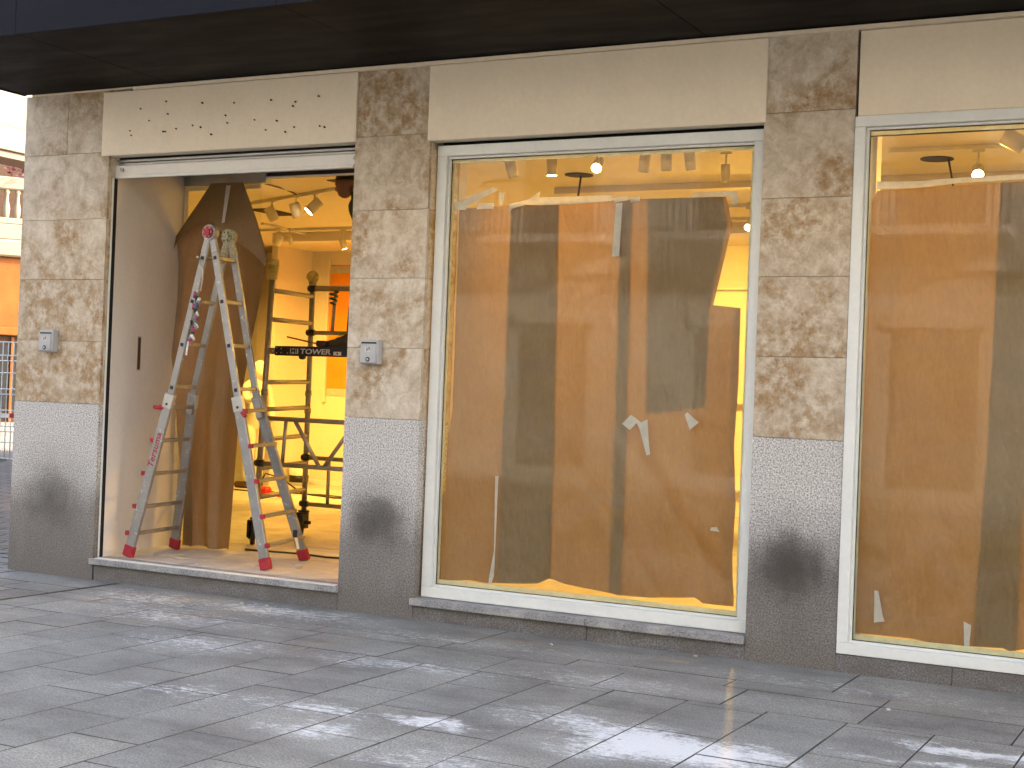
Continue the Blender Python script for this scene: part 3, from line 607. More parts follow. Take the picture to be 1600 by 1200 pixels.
bm = bmesh.new(); body(bm, 3.326, lambda u: lerp(hem, u), lambda u, z, x: 1.055-.20*lerp([(2.6, 1), (3.0, .6), (3.33, .03)], z)*math.sin(math.pi*u)**.9+.006*mnoise.noise(Vector((x*6, z*3, 4))), nz=24)
child_local(link('front_flap', bm, 'kraft'), HP)
bm = bmesh.new(); wire_pts = []
a, b = [(-7.885, 3.30), (-7.835, 3.298), (-7.79, 2.965), (-7.818, 2.962)], .0
f = [bm.verts.new((x, 1.05-.19*lerp([(2.95, .75), (3.33, .03)], z)-.004, z)) for x, z in a]; bm.faces.new(f); child_local(link('seam_tape', bm, 'tape'), HP)
lo = empty('paper_strip', (-8.25, 1.1, FZ)); tag(lo, 'narrow pale kraft strip standing beside the hanging paper near the door reveal', 'paper')
bm = bmesh.new(); gr = []
for j in range(20):
    z = .2+1.3*j/19; c = -8.12-.06*j/19; gr.append([bm.verts.new((c+dx, 1.03+.05*abs(dx)*10*.3, z)) for dx in (-.10+.07*j/19, -.04, .02-.02*j/19)])
for a, b in zip(gr, gr[1:]):
    for i in range(2): bm.faces.new((a[i], a[i+1], b[i+1], b[i])).smooth = True
child_local(link('strip', bm, 'kraft'), lo)

# ------------------------------------------------------------------ articulated ladder
LD = empty('folding_ladder', (-7.45, .6, FZ)); tag(LD, 'paint spattered aluminium folding ladder with red feet standing in the doorway', 'ladder')
def lp(o): return child_local(o, LD)
# corner lines: hinge -> foot, for near (y small) and far (y large) sides
HN, HF = Vector((-7.42, .29, 2.80)), Vector((-7.53, .66, 2.81))
FT = {('L', 'n'): Vector((-8.075, .215, FZ+.003)), ('R', 'n'): Vector((-6.765, .315, FZ+.003)), ('L', 'f'): Vector((-8.20, .92, FZ+.003)), ('R', 'f'): Vector((-6.93, 1.05, FZ+.003))}
JN = {}
for side in 'LR':
    for dep in 'nf':
        hinge = HN if dep == 'n' else HF; sx = -1 if side == 'L' else 1
        top = hinge+Vector((sx*.025, 0, -.05)); foot = FT[(side, dep)]
        # upper section is narrow and straight, lower section is splayed
        mid = Vector((top.x+(foot.x-top.x)*.49, hinge.y+(foot.y-hinge.y)*.12, top.z+(foot.z-top.z)*.49))
        JN[(side, dep)] = (top, mid, foot)
        bm = bmesh.new(); bar(bm, top, mid+(mid-top).normalized()*.16, .062, .026, (0, 1, 0), .004); lp(link('upper_stile', bm, 'alu'))
        st0 = mid+Vector((0, (-.006 if dep == 'n' else .006), 0))
        bm = bmesh.new(); bar(bm, st0, foot, .088, .032, (0, 1, 0), .005); s2 = lp(link('lower_stile', bm, 'alu'))
        bm = bmesh.new(); d = (foot-st0).normalized(); bar(bm, st0-d*.02, st0+d*.10, .096, .040, (0, 1, 0), .004); c = link('collar', bm, 'shut', s2); c.matrix_parent_inverse = Matrix.Identity(4)
        bm = bmesh.new(); bar(bm, foot-d*.095, foot+Vector((0, 0, .004)), .098, .045, (0, 1, 0), .006); link('rubber_foot', bm, 'red', s2)
        ns = (hinge-Vector((hinge.x, foot.y, hinge.z))).normalized() if abs(hinge.y-foot.y) > 1e-6 else Vector((0, 1, 0))
        outw = -1 if dep == 'n' else 1
        if dep == 'n':
            for k in range(4):
                q = top+(mid-top)*(.12+.275*k); bm = bmesh.new(); m_, _ = frame_mtx(top, mid, (0, 1, 0)); m_.translation = q+Vector((0, -.0145, 0)); box(bm, -.014, .014, -.002, .002, -.014, .014, 0, 0, m_); lp(link('rung_end', bm, 'black'))
# rungs
def pt(side, dep, t):
    top, mid, foot = JN[(side, dep)]
    return top+(mid-top)*(t/.49) if t <= .49 else mid+(foot-mid)*((t-.49)/.51)
for side in 'LR':
    for i, t in enumerate((.058, .193, .327, .46)):
        bm = bmesh.new(); a, b = pt(side, 'n', t), pt(side, 'f', t); bar(bm, a+(b-a)*.03, a+(b-a)*.97, .032, .03, (0, 0, 1), .004); lp(link('rung', bm, 'alu'))
    sx = -1 if side == 'L' else 1
    for i, t in enumerate((.525, .63, .735, .84, .945)):
        if t > .93: t = .925
        a, b = pt(side, 'n', t), pt(side, 'f', t); of = Vector((sx*.045, 0, 0)) if side == 'R' else Vector((.02, 0, 0))
        bm = bmesh.new(); e = .03 if side == 'L' else 1.07
        bar(bm, a+of+(b-a)*.02, b+of+(b-a)*(.03 if side == 'R' else -.03), .034, .03, (0, 0, 1), .004); rg = lp(link('rung', bm, 'alu'))
        q = a+Vector((sx*.058, -.012, 0)); bm = bmesh.new(); box(bm, q.x-.018, q.x+.018, q.y-.014, q.y+.014, q.z-.018, q.z+.018, .003); link('rung_cap', bm, 'red', rg)
# lock handles
for side, dx in (('L', -.09), ('R', .09)):
    q = pt(side, 'n', .53); bm = bmesh.new(); bar(bm, q+Vector((math.copysign(.02, dx), -.01, 0)), q+Vector((dx*1.35 if side == 'L' else dx*.85, -.03, .012 if side == 'L' else -.03)), .034, .03, (0, 0, 1), .011); lp(link('lock_handle', bm, 'red'))
    q = pt(side, 'n', .515); one('lock_pin', tube, 'black', None, q+Vector((0, -.02, 0)), q+Vector((0, -.029, 0)), .011, 12).parent = LD
    o = [c for c in LD.children if c.name.startswith('lock_pin')][-1]; o.matrix_parent_inverse = Matrix.Translation(LD.location).inverted()
# hinges
MT['oldpaint'] = plain('spattered_hinge', (.40, .37, .24), .6, var=.4, sc=60)
for h, mt, yy in ((HN, 'red', -1), (HF, 'oldpaint', -1)):
    bm = bmesh.new(); tube(bm, h+Vector((0, -.030, 0)), h+Vector((0, .03, 0)), .062, 22); hh = lp(link('hinge', bm, 'alu' if mt == 'red' else mt))
    bm = bmesh.new(); tube(bm, h+Vector((0, -.031, 0)), h+Vector((0, -.044, 0)), .047, 22); tube(bm, h+Vector((0, -.0445, 0)), h+Vector((0, -.056, 0)), .028, 14); link('hinge_cap', bm, mt, hh)
    bm = bmesh.new()
    for k in range(6):
        a = k*math.pi/3; c = h+Vector((.038*math.cos(a), -.0445, .038*math.sin(a))); tube(bm, c, c+Vector((0, -.004, 0)), .006, 8)
    link('hinge_bolts', bm, 'black' if mt == 'oldpaint' else 'alu', hh)
    for sx in (-1, 1):
        bm = bmesh.new(); bar(bm, h+Vector((sx*.015, 0, -.02)), h+Vector((sx*.058, 0, -.16)), .056, .034, (0, 1, 0), .005); link('hinge_arm', bm, 'alu' if mt == 'red' else mt, hh)
# maker's name on the near left leg
top, mid, foot = JN[('L', 'n')]; d = (mid-foot).normalized(); q = mid+(foot-mid)*.335
m_, _ = frame_mtx(mid+Vector((0, -.006, 0)), foot, (0, 1, 0)); nx_ = m_.to_3x3().col[1]*-1 if m_.to_3x3().col[1].y > 0 else m_.to_3x3().col[1]; yx_ = nx_.cross(d); q = q+Vector((0, -.004, 0))+nx_*.0175
mx = Matrix(((d.x, yx_.x, nx_.x, q.x), (d.y, yx_.y, nx_.y, q.y), (d.z, yx_.z, nx_.z, q.z), (0, 0, 0, 1)))
child_local(text_mesh('maker_name', 'Tersuma', .082, 'redink', None, mx, .0012, .15), LD)
top, mid, foot = JN[('R', 'n')]; q = mid+(foot-mid)*.33; m_, _ = frame_mtx(mid, foot, (0, 1, 0)); m_.translation = q+Vector((0, -.0175, 0))
bm = bmesh.new(); box(bm, -.03, .03, -.0012, .0012, -.16, .16, 0, 0, m_); lp(link('worn_sticker', bm, m_tape('worn_label', (.72, .71, .70), .1)))
# bunch of cords and clips hanging from the near left leg
KB = empty('key_bunch', (-7.51, .23, 2.15)); tag(KB, 'bunch of colourful keyring clips hanging on a wire from the ladder', 'keyring')
bm = bmesh.new(); wire(bm, [(-7.50, .262, 2.60), (-7.47, .24, 2.53), (-7.44, .235, 2.50), (-7.435, .23, 2.42), (-7.45, .23, 2.33)], .006, 6); child_local(link('wire_hook', bm, 'shut'), KB)
pal = [plain('clip_'+n_, c, .5) for n_, c in (('pink', (.4, .07, .14)), ('teal', (.05, .25, .27)), ('black', (.02, .02, .025)), ('white', (.7, .7, .7)), ('grey', (.3, .3, .33)), ('blue', (.07, .1, .3)))]
for i in range(26):
    t = i/25; x = -7.448-.075*t+random.uniform(-.022, .022); z = 2.32-.40*t; y = .205+random.uniform(-.015, .015); rr = random.uniform(.009, .017)
    bm = bmesh.new(); tube(bm, (x, y, z), (x+random.uniform(-.03, .03), y+.012, z-random.uniform(.02, .045)), rr, 8, rr*.7); child_local(link('clip', bm, pal[i % 6]), KB)
bm = bmesh.new(); bar(bm, (-7.53, .2, 1.93), (-7.545, .2, 1.82), .018, .004); child_local(link('tag_strip', bm, pal[3]), KB)
bx('wire_rest', -7.52, -7.5, .2445, .262, 2.595, 2.61, 'shut', None, bev=.001); w_ = bpy.data.objects['wire_rest']; child_local(w_, KB)

# ------------------------------------------------------------------ scaffold tower
ST = empty('scaffold_tower', (-7.9, 2.1, FZ)); tag(ST, 'mobile aluminium scaffold tower with black platform board inside the shop', 'scaffold')
def stp(o): return child_local(o, ST)
A0, A1 = Vector((-7.90, 1.70, 0)), Vector((-8.14, 2.69, 0))
A = lambda z: Vector((A0.x+.035*(z-1.6)/1., A0.y, z)); B_ = lambda z: Vector((A1.x+.01, A1.y, z))
RX = 2.05      # length to the far end frame, hidden behind the pillar
for (fn) in (A, B_):
    for dx in (0, RX):
        o_ = Vector((dx, .0, 0)); one_ = bmesh.new(); tube(one_, fn(.42)+o_, fn(2.70)+o_, .026, 14); s_ = stp(link('upright', one_, 'scaf'))
        for z in (.9, 1.35, 1.52): bm = bmesh.new(); tube(bm, fn(z)+o_, fn(z+.05)+o_, .032, 12); link('coupler', bm, 'scaf', s_)
        bm = bmesh.new(); tube(bm, fn(.29)+o_, fn(.44)+o_, .018, 10); tube(bm, fn(.405)+o_, fn(.42)+o_, .055, 14); link('jack', bm, 'black', s_)
        bm = bmesh.new(); c = fn(.275)+o_; tube(bm, c+Vector((-.028, -.03, 0)), c+Vector((.0, -.005, 0)), .098, 20); tube(bm, c+Vector((-.034, -.03, 0)), c+Vector((-.028, -.03, 0)), .05, 14)
        bm2 = bmesh.new(); wh = link('caster_wheel', bm, 'black', s_)
        bm = bmesh.new(); box(bm, c.x-.05, c.x-.044, c.y-.06, c.y+.05, c.z-.03, c.z+.12, .002); box(bm, c.x+.02, c.x+.026, c.y-.06, c.y+.05, c.z-.03, c.z+.12, .002); box(bm, c.x-.05, c.x+.026, c.y-.05, c.y+.05, c.z+.11, c.z+.125, .002); box(bm, c.x+.0, c.x+.12, c.y-.06, c.y-.04, c.z+.02, c.z+.05, .003)
        link('caster_fork', bm, 'black', s_)
for dx in (0, RX):
    for z in (.60, .86, 1.12, 1.39, 1.635, 2.2, 2.46):
        o_ = Vector((dx, 0, 0)); bm = bmesh.new(); tube(bm, A(z)+o_, B_(z+.02)+o_, .022, 12); stp(link('rung', bm, 'scaf'))
for h, fn in ((.12, A), (.06, B_)):
    bm = bmesh.new()
    if fn is A: tube(bm, fn(2.55), fn(2.685), .045, 14, .055); tube(bm, fn(2.685), fn(2.735), .055, 14, .048)
    else:
        bmesh.ops.create_uvsphere(bm, u_segments=14, v_segments=10, radius=.062, matrix=Matrix.Translation(fn(2.67))); tube(bm, fn(2.56), fn(2.63), .03, 12, .045)
    for v in bm.verts: v.co += Vector((mnoise.noise(v.co*20), mnoise.noise(v.co*20+Vector((5, 0, 0))), 0))*.006
    stp(link('foam_cap', bm, 'yellow', smooth=True))
def rail(fn, z, name='guard_rail', r=.021, x0=.0, x1=RX):
    bm = bmesh.new(); tube(bm, fn(z)+Vector((x0, -.03, 0)), fn(z)+Vector((x1, -.03, -.01)), r, 12); return stp(link(name, bm, 'scaf'))
rail(A, 1.315); rail(A, .91); rail(B_, .93); rail(B_, .485); rail(B_, 2.555, r=.027); rail(B_, 2.13)
for fn, x0, z0, x1, z1 in ((A, .28, 1.30, .27, .92), (A, .38, 1.30, .66, .92), (A, 1.0, 1.30, .72, .92), (B_, .29, .92, .29, .49), (B_, .29, 2.54, .27, 2.14)):
    bm = bmesh.new(); tube(bm, fn(z0)+Vector((x0, -.03, 0)), fn(z1)+Vector((x1, -.03, 0)), .018, 10); stp(link('brace', bm, 'scaf'))
for fn, z in ((A, 1.315), (A, .91), (B_, 2.555), (B_, .93), (B_, 2.13), (B_, .485)):
    bm = bmesh.new(); p_ = fn(z)+Vector((.03, -.03, 0)); tube(bm, p_+Vector((-.05, 0, 0)), p_+Vector((.03, 0, 0)), .03, 12); stp(link('rail_clamp', bm, 'black'))
# platform with its side board
bm = bmesh.new(); box(bm, -7.78, -5.9, 1.665, 1.70, 1.876, 1.962, .003); pb = stp(link('side_board', bm, 'black'))
bm = bmesh.new(); box(bm, -7.78, -5.9, 1.7005, 2.3, 1.93, 1.955, .002); stp(link('platform_deck', bm, 'brown'))
bm = bmesh.new(); tube(bm, (-7.86, 1.70, 1.915), (-7.78, 1.685, 1.915), .03, 12); link('board_hook', bm, 'scaf', pb)
bm = bmesh.new(); tube(bm, (-7.49, 1.66, 1.872), (-7.49, 1.70, 1.872), .026, 14); link('latch', bm, 'black', pb)
bm = bmesh.new()
for x, z in ((-7.76, 1.945), (-7.76, 1.90), (-7.71, 1.937), (-7.71, 1.902), (-7.64, 1.9)): tube(bm, (x, 1.6645, z), (x, 1.661, z), .005, 8)
link('rivets', bm, 'letter', pb)
wm = Matrix(((1, 0, 0, 0), (0, 0, -1, 0), (0, 1, 0, 0), (0, 0, 0, 1)))
child_local(text_mesh('board_lettering', 'TOWER', .064, 'letter', None, Matrix.Translation((-7.345, 1.663, 1.915)) @ wm @ Matrix.Diagonal((1.42, 1, 1, 1)), .0014, .12), ST)
bm = bmesh.new(); box(bm, -7.612, -7.526, 1.6625, 1.6645, 1.896, 1.94, 0); child_local(link('board_plate', bm, 'letter'), ST)
child_local(text_mesh('board_initials', 'MI', .050, 'black', None, Matrix.Translation((-7.570, 1.6618, 1.918)) @ wm @ Matrix.Diagonal((1.35, 1, 1, 1)), .0016), ST)
bm = bmesh.new(); box(bm, -7.15, -7.07, 1.6625, 1.6645, 1.889, 1.921, 0); child_local(link('board_label', bm, 'letter'), ST)
bm = bmesh.new(); box(bm, -7.117, -7.10, 1.6615, 1.6622, 1.897, 1.913, 0); child_local(link('label_print', bm, 'black'), ST)
tb = tag(empty('wooden_trowel', (-7.5, 1.75, 1.965)), 'thin brown tool stick lying over the scaffold platform edge', 'tool')
bm = bmesh.new(); bar(bm, (-7.68, 1.70, 2.045), (-7.36, 1.76, 1.985), .012, .014); child_local(link('stick', bm, 'orange'), tb); bm = bmesh.new(); box(bm, -7.40, -7.3, 1.74, 1.82, 1.966, 2.02, .01); child_local(link('tool_head', bm, 'brown'), tb)
gt = tag(empty('green_tie', (-7.86, 2.65, 2.5)), 'green twisted tie knotted under the scaffold top rail', 'tie')
bm = bmesh.new(); wire(bm, [(-7.86+.045*math.cos(a*.9)*(1-.02*a), 2.66+.04*math.sin(a*.9), 2.525-.006*a) for a in range(22)], .008); child_local(link('tie_loop', bm, plain('green_cord', (.02, .12, .03), .7)), gt)

# ------------------------------------------------------------------ workers
def skin_body(name, verts, edges, radii, root, mats, assign, sub=2):
    me = bpy.data.meshes.new(name); me.from_pydata([Vector(v) for v in verts], edges, []); o = bpy.data.objects.new(name, me); C.objects.link(o)
    sk = o.modifiers.new('skin', 'SKIN'); sk.use_smooth_shade = True
    for i, r in enumerate(radii): me.skin_vertices[0].data[i].radius = (r, r) if not hasattr(r, '__len__') else r; me.skin_vertices[0].data[i].use_root = (i == root)
    sb = o.modifiers.new('sub', 'SUBSURF'); sb.levels = sub; sb.render_levels = sub; bpy.context.view_layer.update()
    m2 = bpy.data.meshes.new_from_object(o.evaluated_get(bpy.context.evaluated_depsgraph_get())); bpy.data.objects.remove(o)
    m2.materials.clear()
    for q in mats: m2.materials.append(q)
    for f in m2.polygons: f.material_index = assign(f.center); f.use_smooth = True
    o = bpy.data.objects.new(name, m2); C.objects.link(o); return o
def head_mesh(c, facing, tilt, s=1., mats=None):
    """face looks along +X locally"""
    bm = bmesh.new(); bmesh.ops.create_uvsphere(bm, u_segments=28, v_segments=22, radius=1)
    for v in bm.verts:
        x, y, z = v.co; w = 1.
        X, Y, Z = x*.098, y*.075, z*.118
        if z < 0: X *= 1-.18*(-z)**2; Y *= 1-.32*z*z
        if x > 0 and z < -.55: X += .016*math.exp(-((z+.8)/.25)**2)*math.exp(-(y/.5)**2)          # chin
        X += .030*math.exp(-((z+.22)/.16)**2)*math.exp(-(y/.17)**2)*(1 if x > 0 else 0)             # nose
        X += .009*math.exp(-((z+.58)/.09)**2)*math.exp(-(y/.3)**2)*(1 if x > 0 else 0)             # lips
        X += .008*math.exp(-((z-.16)/.10)**2)*(1 if x > .3 else 0)                                    # brow
        X -= .010*math.exp(-((z-.0)/.09)**2)*math.exp(-((abs(y)-.38)/.18)**2)*(1 if x > 0 else 0)   # eye sockets
        if x < 0 and z < -.2: X *= .86
        if abs(x+.02) < .22 and abs(y) > .85 and -.35 < z < .2: Y *= 1.16                             # ears
        v.co = (X, Y, Z)
    bmesh.ops.transform(bm, matrix=Matrix.Translation(c) @ Matrix.Rotation(facing, 4, 'Z') @ Matrix.Rotation(tilt, 4, 'Y') @ Matrix.Scale(s, 4), verts=bm.verts)
    return bm
skinm = plain('skin', (.22, .105, .055), .55, var=.1); green = plain('green_workwear', (.035, .07, .022), .85, var=.3, sc=14, bump=.4); whitem = plain('white_workwear', (.72, .70, .64), .85, var=.12, sc=9, bump=.5); bootm = plain('worn_boot_leather', (.06, .045, .025), .7, var=.4, sc=20, bump=.3)
hairm = plain('dark_hair', (.015, .011, .008), .6)
# worker stooping on the scaffold platform, mostly hidden by the pillar
W1 = empty('person', (-7.0, 2.0, 1.956)); tag(W1, 'worker in green clothes and dark cap stooping on the scaffold under the header', 'person')
v = [(-6.93, 2.02, 2.74), (-6.98, 2.02, 2.95), (-7.06, 2.02, 3.15), (-7.14, 2.02, 3.27), (-7.21, 2.02, 3.345), (-7.26, 2.02, 3.40),
     (-6.95, 1.90, 2.70), (-7.06, 1.86, 2.40), (-7.10, 1.85, 2.05), (-6.90, 2.14, 2.70), (-6.86, 2.16, 2.38), (-6.80, 2.17, 2.05),
     (-7.12, 1.84, 3.20), (-6.98, 1.80, 2.96), (-6.84, 1.84, 2.80), (-7.10, 2.21, 3.20), (-6.96, 2.26, 2.95), (-6.82, 2.24, 2.80)]
e = [(0, 1), (1, 2), (2, 3), (3, 4), (4, 5), (0, 6), (6, 7), (7, 8), (0, 9), (9, 10), (10, 11), (3, 12), (12, 13), (13, 14), (3, 15), (15, 16), (16, 17)]
rad = [.14, .13, .15, .12, .055, .05, .09, .07, .05, .09, .07, .05, .06, .046, .035, .06, .046, .035]
def as1(c): return 1 if (c.z > 3.36 and c.x < -7.16) or (c.z < 2.86 and c.x < -7.14 and c.z > 2.7) else 0
child_local(skin_body('body', v, e, rad, 0, [green, skinm], as1), W1)
hb = child_local(link('head', head_mesh(Vector((-7.335, 2.02, 3.43)), R(180), R(6)), skinm, smooth=True), W1)
bm = bmesh.new(); bmesh.ops.create_uvsphere(bm, u_segments=20, v_segments=12, radius=1, matrix=Matrix.Translation((-7.328, 2.02, 3.475)) @ Matrix.Diagonal((.108, .086, .082, 1)))
bmesh.ops.bisect_plane(bm, geom=bm.verts[:]+bm.edges[:]+bm.faces[:], plane_co=(-7.33, 2.02, 3.468), plane_no=(0, 0, -1), clear_outer=True)
box(bm, -7.505, -7.41, 1.96, 2.08, 3.468, 3.478, .003); child_local(link('cap', bm, hairm, smooth=False), W1)
for x, y in ((-7.10, 1.85), (-6.80, 2.17)):     # laced boots
    bm = bmesh.new(); rows = [(-.30, .030, .05, .0), (-.25, .042, .065, .0), (-.17, .046, .085, .0), (-.08, .042, .115, .0), (0., .046, .16, .0), (.06, .044, .16, .0), (.085, .03, .14, .0)]; rg = []
    for dx, hw, hh, _ in rows: rg.append([bm.verts.new((x+dx, y+hw*math.cos(a)*(1 if math.sin(a) < 0 else .85), 1.957+max(0, hh*(.5+.5*math.sin(a))))) for a in [k*math.pi/6 for k in range(12)]])
    for a, b in zip(rg, rg[1:]):
        for i in range(12): bm.faces.new((a[i], a[(i+1) % 12], b[(i+1) % 12], b[i])).smooth = True
    bm.faces.new(rg[0][::-1]); bm.faces.new(rg[-1]); bt = child_local(link('boot', bm, bootm), W1)
    bm = bmesh.new(); box(bm, x-.30, x+.085, y-.047, y+.047, 1.9565, 1.975, .006); link('boot_sole', bm, 'brown', bt)
    bm = bmesh.new(); wire(bm, [(x-.14+.012*k, y-.05+.03*((k % 2)*2-1)*.6, 2.03+.008*k) for k in range(10)], .005); link('laces', bm, plain('yellow_lace', (.3, .32, .03), .7), bt)
# painter in white standing at the back of the shop
W2 = empty('person', (-12.35, 7.5, FZ)); tag(W2, 'painter in white hooded overalls standing behind the ladder at the back', 'person')
bx_, by_ = -12.42, 7.45
v = [(0, 0, .93), (.01, 0, 1.12), (.02, 0, 1.34), (.02, 0, 1.44), (.03, 0, 1.54), (.03, -.09, .90), (.04, -.10, .50), (.04, -.11, .09), (.0, .09, .90), (-.04, .1, .5), (-.06, .11, .09),
     (.06, -.19, 1.40), (.20, -.24, 1.22), (.34, -.12, 1.26), (.0, .19, 1.40), (-.02, .26, 1.14), (.05, .26, .92)]
ux, uy = math.cos(R(-25)), math.sin(R(-25))
v = [(bx_+a*ux-b*uy, by_+a*uy+b*ux, FZ+c) for a, b, c in v]
e = [(0, 1), (1, 2), (2, 3), (3, 4), (0, 5), (5, 6), (6, 7), (0, 8), (8, 9), (9, 10), (3, 11), (11, 12), (12, 13), (3, 14), (14, 15), (15, 16)]
rad = [.16, .15, .17, .11, .06, .11, .09, .075, .11, .09, .075, .075, .06, .04, .075, .06, .04]
child_local(skin_body('body', v, e, rad, 0, [whitem, skinm], lambda c: 1 if (c-Vector(v[13])).length < .07 else 0), W2)
hc = Vector(v[4])+Vector((.04, 0, .10)); child_local(link('head', head_mesh(hc, R(150), R(8)), skinm, smooth=True), W2)
bm = bmesh.new(); bmesh.ops.create_uvsphere(bm, u_segments=20, v_segments=14, radius=1, matrix=Matrix.Translation(hc+Vector((.012, -.008, .01))) @ Matrix.Diagonal((.118, .1, .132, 1)))
bmesh.ops.bisect_plane(bm, geom=bm.verts[:]+bm.edges[:]+bm.faces[:], plane_co=hc+Vector((-.06, .04, 0)), plane_no=(-.85, .5, 0), clear_outer=True)
child_local(link('hood', bm, whitem, smooth=True), W2)
for q in (v[7], v[10]):
    bm = bmesh.new(); box(bm, q[0]-.20, q[0]+.08, q[1]-.05, q[1]+.05, FZ+.001, FZ+.09, .03); child_local(link('shoe', bm, 'brown'), W2)

# ------------------------------------------------------------------ track lights (each head carries its own lamp where lit)
def track(a, b, label):
    bm = bmesh.new(); a, b = Vector(a), Vector(b); bar(bm, a, b, .036, .034); tag(link('lighting_track', bm, 'lamp_body'), label, 'light track', 'ceiling light tracks')
def spot(x, y, z, aim, lit, label, r=.042, L=.135, cone=125):
    aim = Vector(aim).normalized(); t = tag(empty('track_spotlight', (x, y, z)), label, 'spotlight', 'white cylinder spotlights on ceiling tracks')
    bm = bmesh.new(); tube(bm, -aim*L*.5, aim*L*.5, r, 20); b = link('body', bm, 'lamp_body', t)
    bm = bmesh.new(); tube(bm, aim*L*.5, aim*(L*.5+.004), r*.86, 20); link('lens', bm, 'lit' if lit else 'grey_box', b)
    bm = bmesh.new(); tube(bm, (0, 0, r*.6), (0, 0, 3.586-z), .009, 8); box(bm, -.045, .045, -.014, .014, 3.565-z, 3.586-z, .003); link('stem', bm, 'lamp_body', t)
    if lit:
        ld = bpy.data.lights.new('spotlight_lamp', 'SPOT'); ld.energy = LAMP_W*lit; ld.color = LAMP_COL; ld.spot_size = R(cone); ld.spot_blend = .8; ld.shadow_soft_size = .04
        lo_ = bpy.data.objects.new('spotlight_lamp', ld); C.objects.link(lo_); lo_.parent = t; lo_.location = aim*(L*.5+.02); lo_.rotation_euler = (-aim).to_track_quat('Z', 'Y').to_euler()
dn = (.0, .1, -1)
track((-5.9, 1.49, 3.603), (-3.4, 1.49, 3.603), 'white light track behind the top of the middle window')
for i, (x, l, a, d) in enumerate(((-5.38, 0, (.2, .3, -1), 'leftmost unlit tilted spotlight in the top of the middle window'), (-5.02, 1, dn, 'lit spotlight left of the round ceiling hole in the middle window'), (-4.62, 1, (.28, -1.25, -.8), 'lit spotlight right of the round ceiling hole in the middle window'),
        (-4.23, 0, (-.15, .2, -1), 'unlit spotlight third from the right in the middle window'), (-4.05, 0, dn, 'unlit spotlight second from the right in the middle window'), (-3.86, 0, (.05, .2, -1), 'rightmost unlit spotlight on the track in the middle window'))):
    spot(x, 1.49, 3.42, a, l*.55, d, cone=(125, 64)[i == 2])
spot(-3.79, 2.1, 3.42, dn, 0, 'faint farther spotlight at upper right of the middle window', r=.036)
track((-2.3, 1.26, 3.603), (.6, 1.26, 3.603), 'white light track behind the top of the right window')
spot(-1.5, 1.26, 3.42, (.75, .2, -.45), 0, 'unlit sideways spotlight at top right of the right window', .06, .15); spot(-1.18, 1.26, 3.42, (.7, .3, -.6), 0, 'unlit spotlight cut by the picture edge in the right window', .06, .15)
track((-2.6, 2.48, 3.603), (.6, 2.48, 3.603), 'second white light track deeper behind the right window')
spot(-1.93, 2.48, 3.42, (.15, -.9, -.6), .9, 'bright lit spotlight facing the street in the right window', .045, .12)
track((-9.95, 4.01, 3.603), (-7.2, 2.75, 3.603), 'white light track crossing the ceiling inside the doorway')
spot(-9.42, 3.70, 3.44, (.45, .3, -1), 0, 'unlit spotlight beside the black ceiling hole seen through the doorway', .055, .15); spot(-8.93, 3.46, 3.44, (.2, .3, -1), 0, 'unlit spotlight on a wire in the middle of the doorway track', .055, .15); spot(-8.60, 3.32, 3.45, (-.55, -.45, -.75), .9, 'lit tilted spotlight nearest the worker seen through the doorway', .055, .16)
track((-11.0, 5.6, 3.603), (-11.15, 7.9, 3.603), 'farther white light track seen through the doorway')
spot(-10.97, 5.9, 3.45, (-.6, .3, -.8), 0, 'unlit spotlight on the farther track left of the small one', .055, .15); spot(-10.83, 5.95, 3.45, (.1, .4, -1), 0, 'small unlit spotlight on the farther track', .03, .12)
# further lit heads deeper in the shop; two unseen shelf washers added to brighten it
deep = [(-11.6, 6.2, (0, .6, -1)), (-10.2, 6.2, (.0, .6, -1)), (-8.8, 6.2, (0, .5, -1)), (-7.3, 5.2, (-.3, .2, -1)), (-4.6, 5.2, (0, -.9, -.8)), (-6.2, 6.2, (0, .75, -.7)), (-3.6, 6.2, (0, .75, -.7)), (-1.4, 5.2, (0, -.9, -.8)), (-12.6, 5.2, (.2, .5, -1))]
track((-12.8, 6.2, 3.603), (-3.2, 6.2, 3.603), 'long light track along the back of the shop beyond the doorway'); track((-7.6, 5.2, 3.603), (.6, 5.2, 3.603), 'light track along the shop hidden behind the papered windows')
DL = ('lit spotlight above the painter at the back of the shop', 'second lit spotlight along the back track beyond the doorway', 'lit spotlight at the right end of the back track', 'lit spotlight behind the pillar between doorway and middle window', 'lit spotlight behind the paper of the middle window', 'added unseen spotlight brightening the shelves left behind the middle window', 'added unseen spotlight brightening the shelves right behind the middle window', 'lit spotlight behind the paper of the right window', 'lit spotlight at the far left of the shop ceiling')
for (x, y, a), lb in zip(deep, DL): spot(x, y, 3.42, a, 1.05, lb)
for pts, lb in (([(-8.93, 3.46, 3.6), (-8.95, 3.3, 3.63), (-8.3, 1.6, 3.5), (-8.1, 1.26, 3.40)], 'loose wire hanging from the header to the spotlight track'), ([(-5.5, 3.07, 3.61), (-5.5, 3.0, 3.3), (-5.5, 2.9, 2.8)], 'cable hanging from the round ceiling hole in the middle window'), ([(-2.25, 3., 3.61), (-2.2, 2.95, 3.4), (-2.15, 2.9, 3.1)], 'cable hanging from the round ceiling hole in the right window')):
    bm = bmesh.new(); wire(bm, pts, .009); tag(link('loose_cable', bm, 'brown'), lb, 'cable')

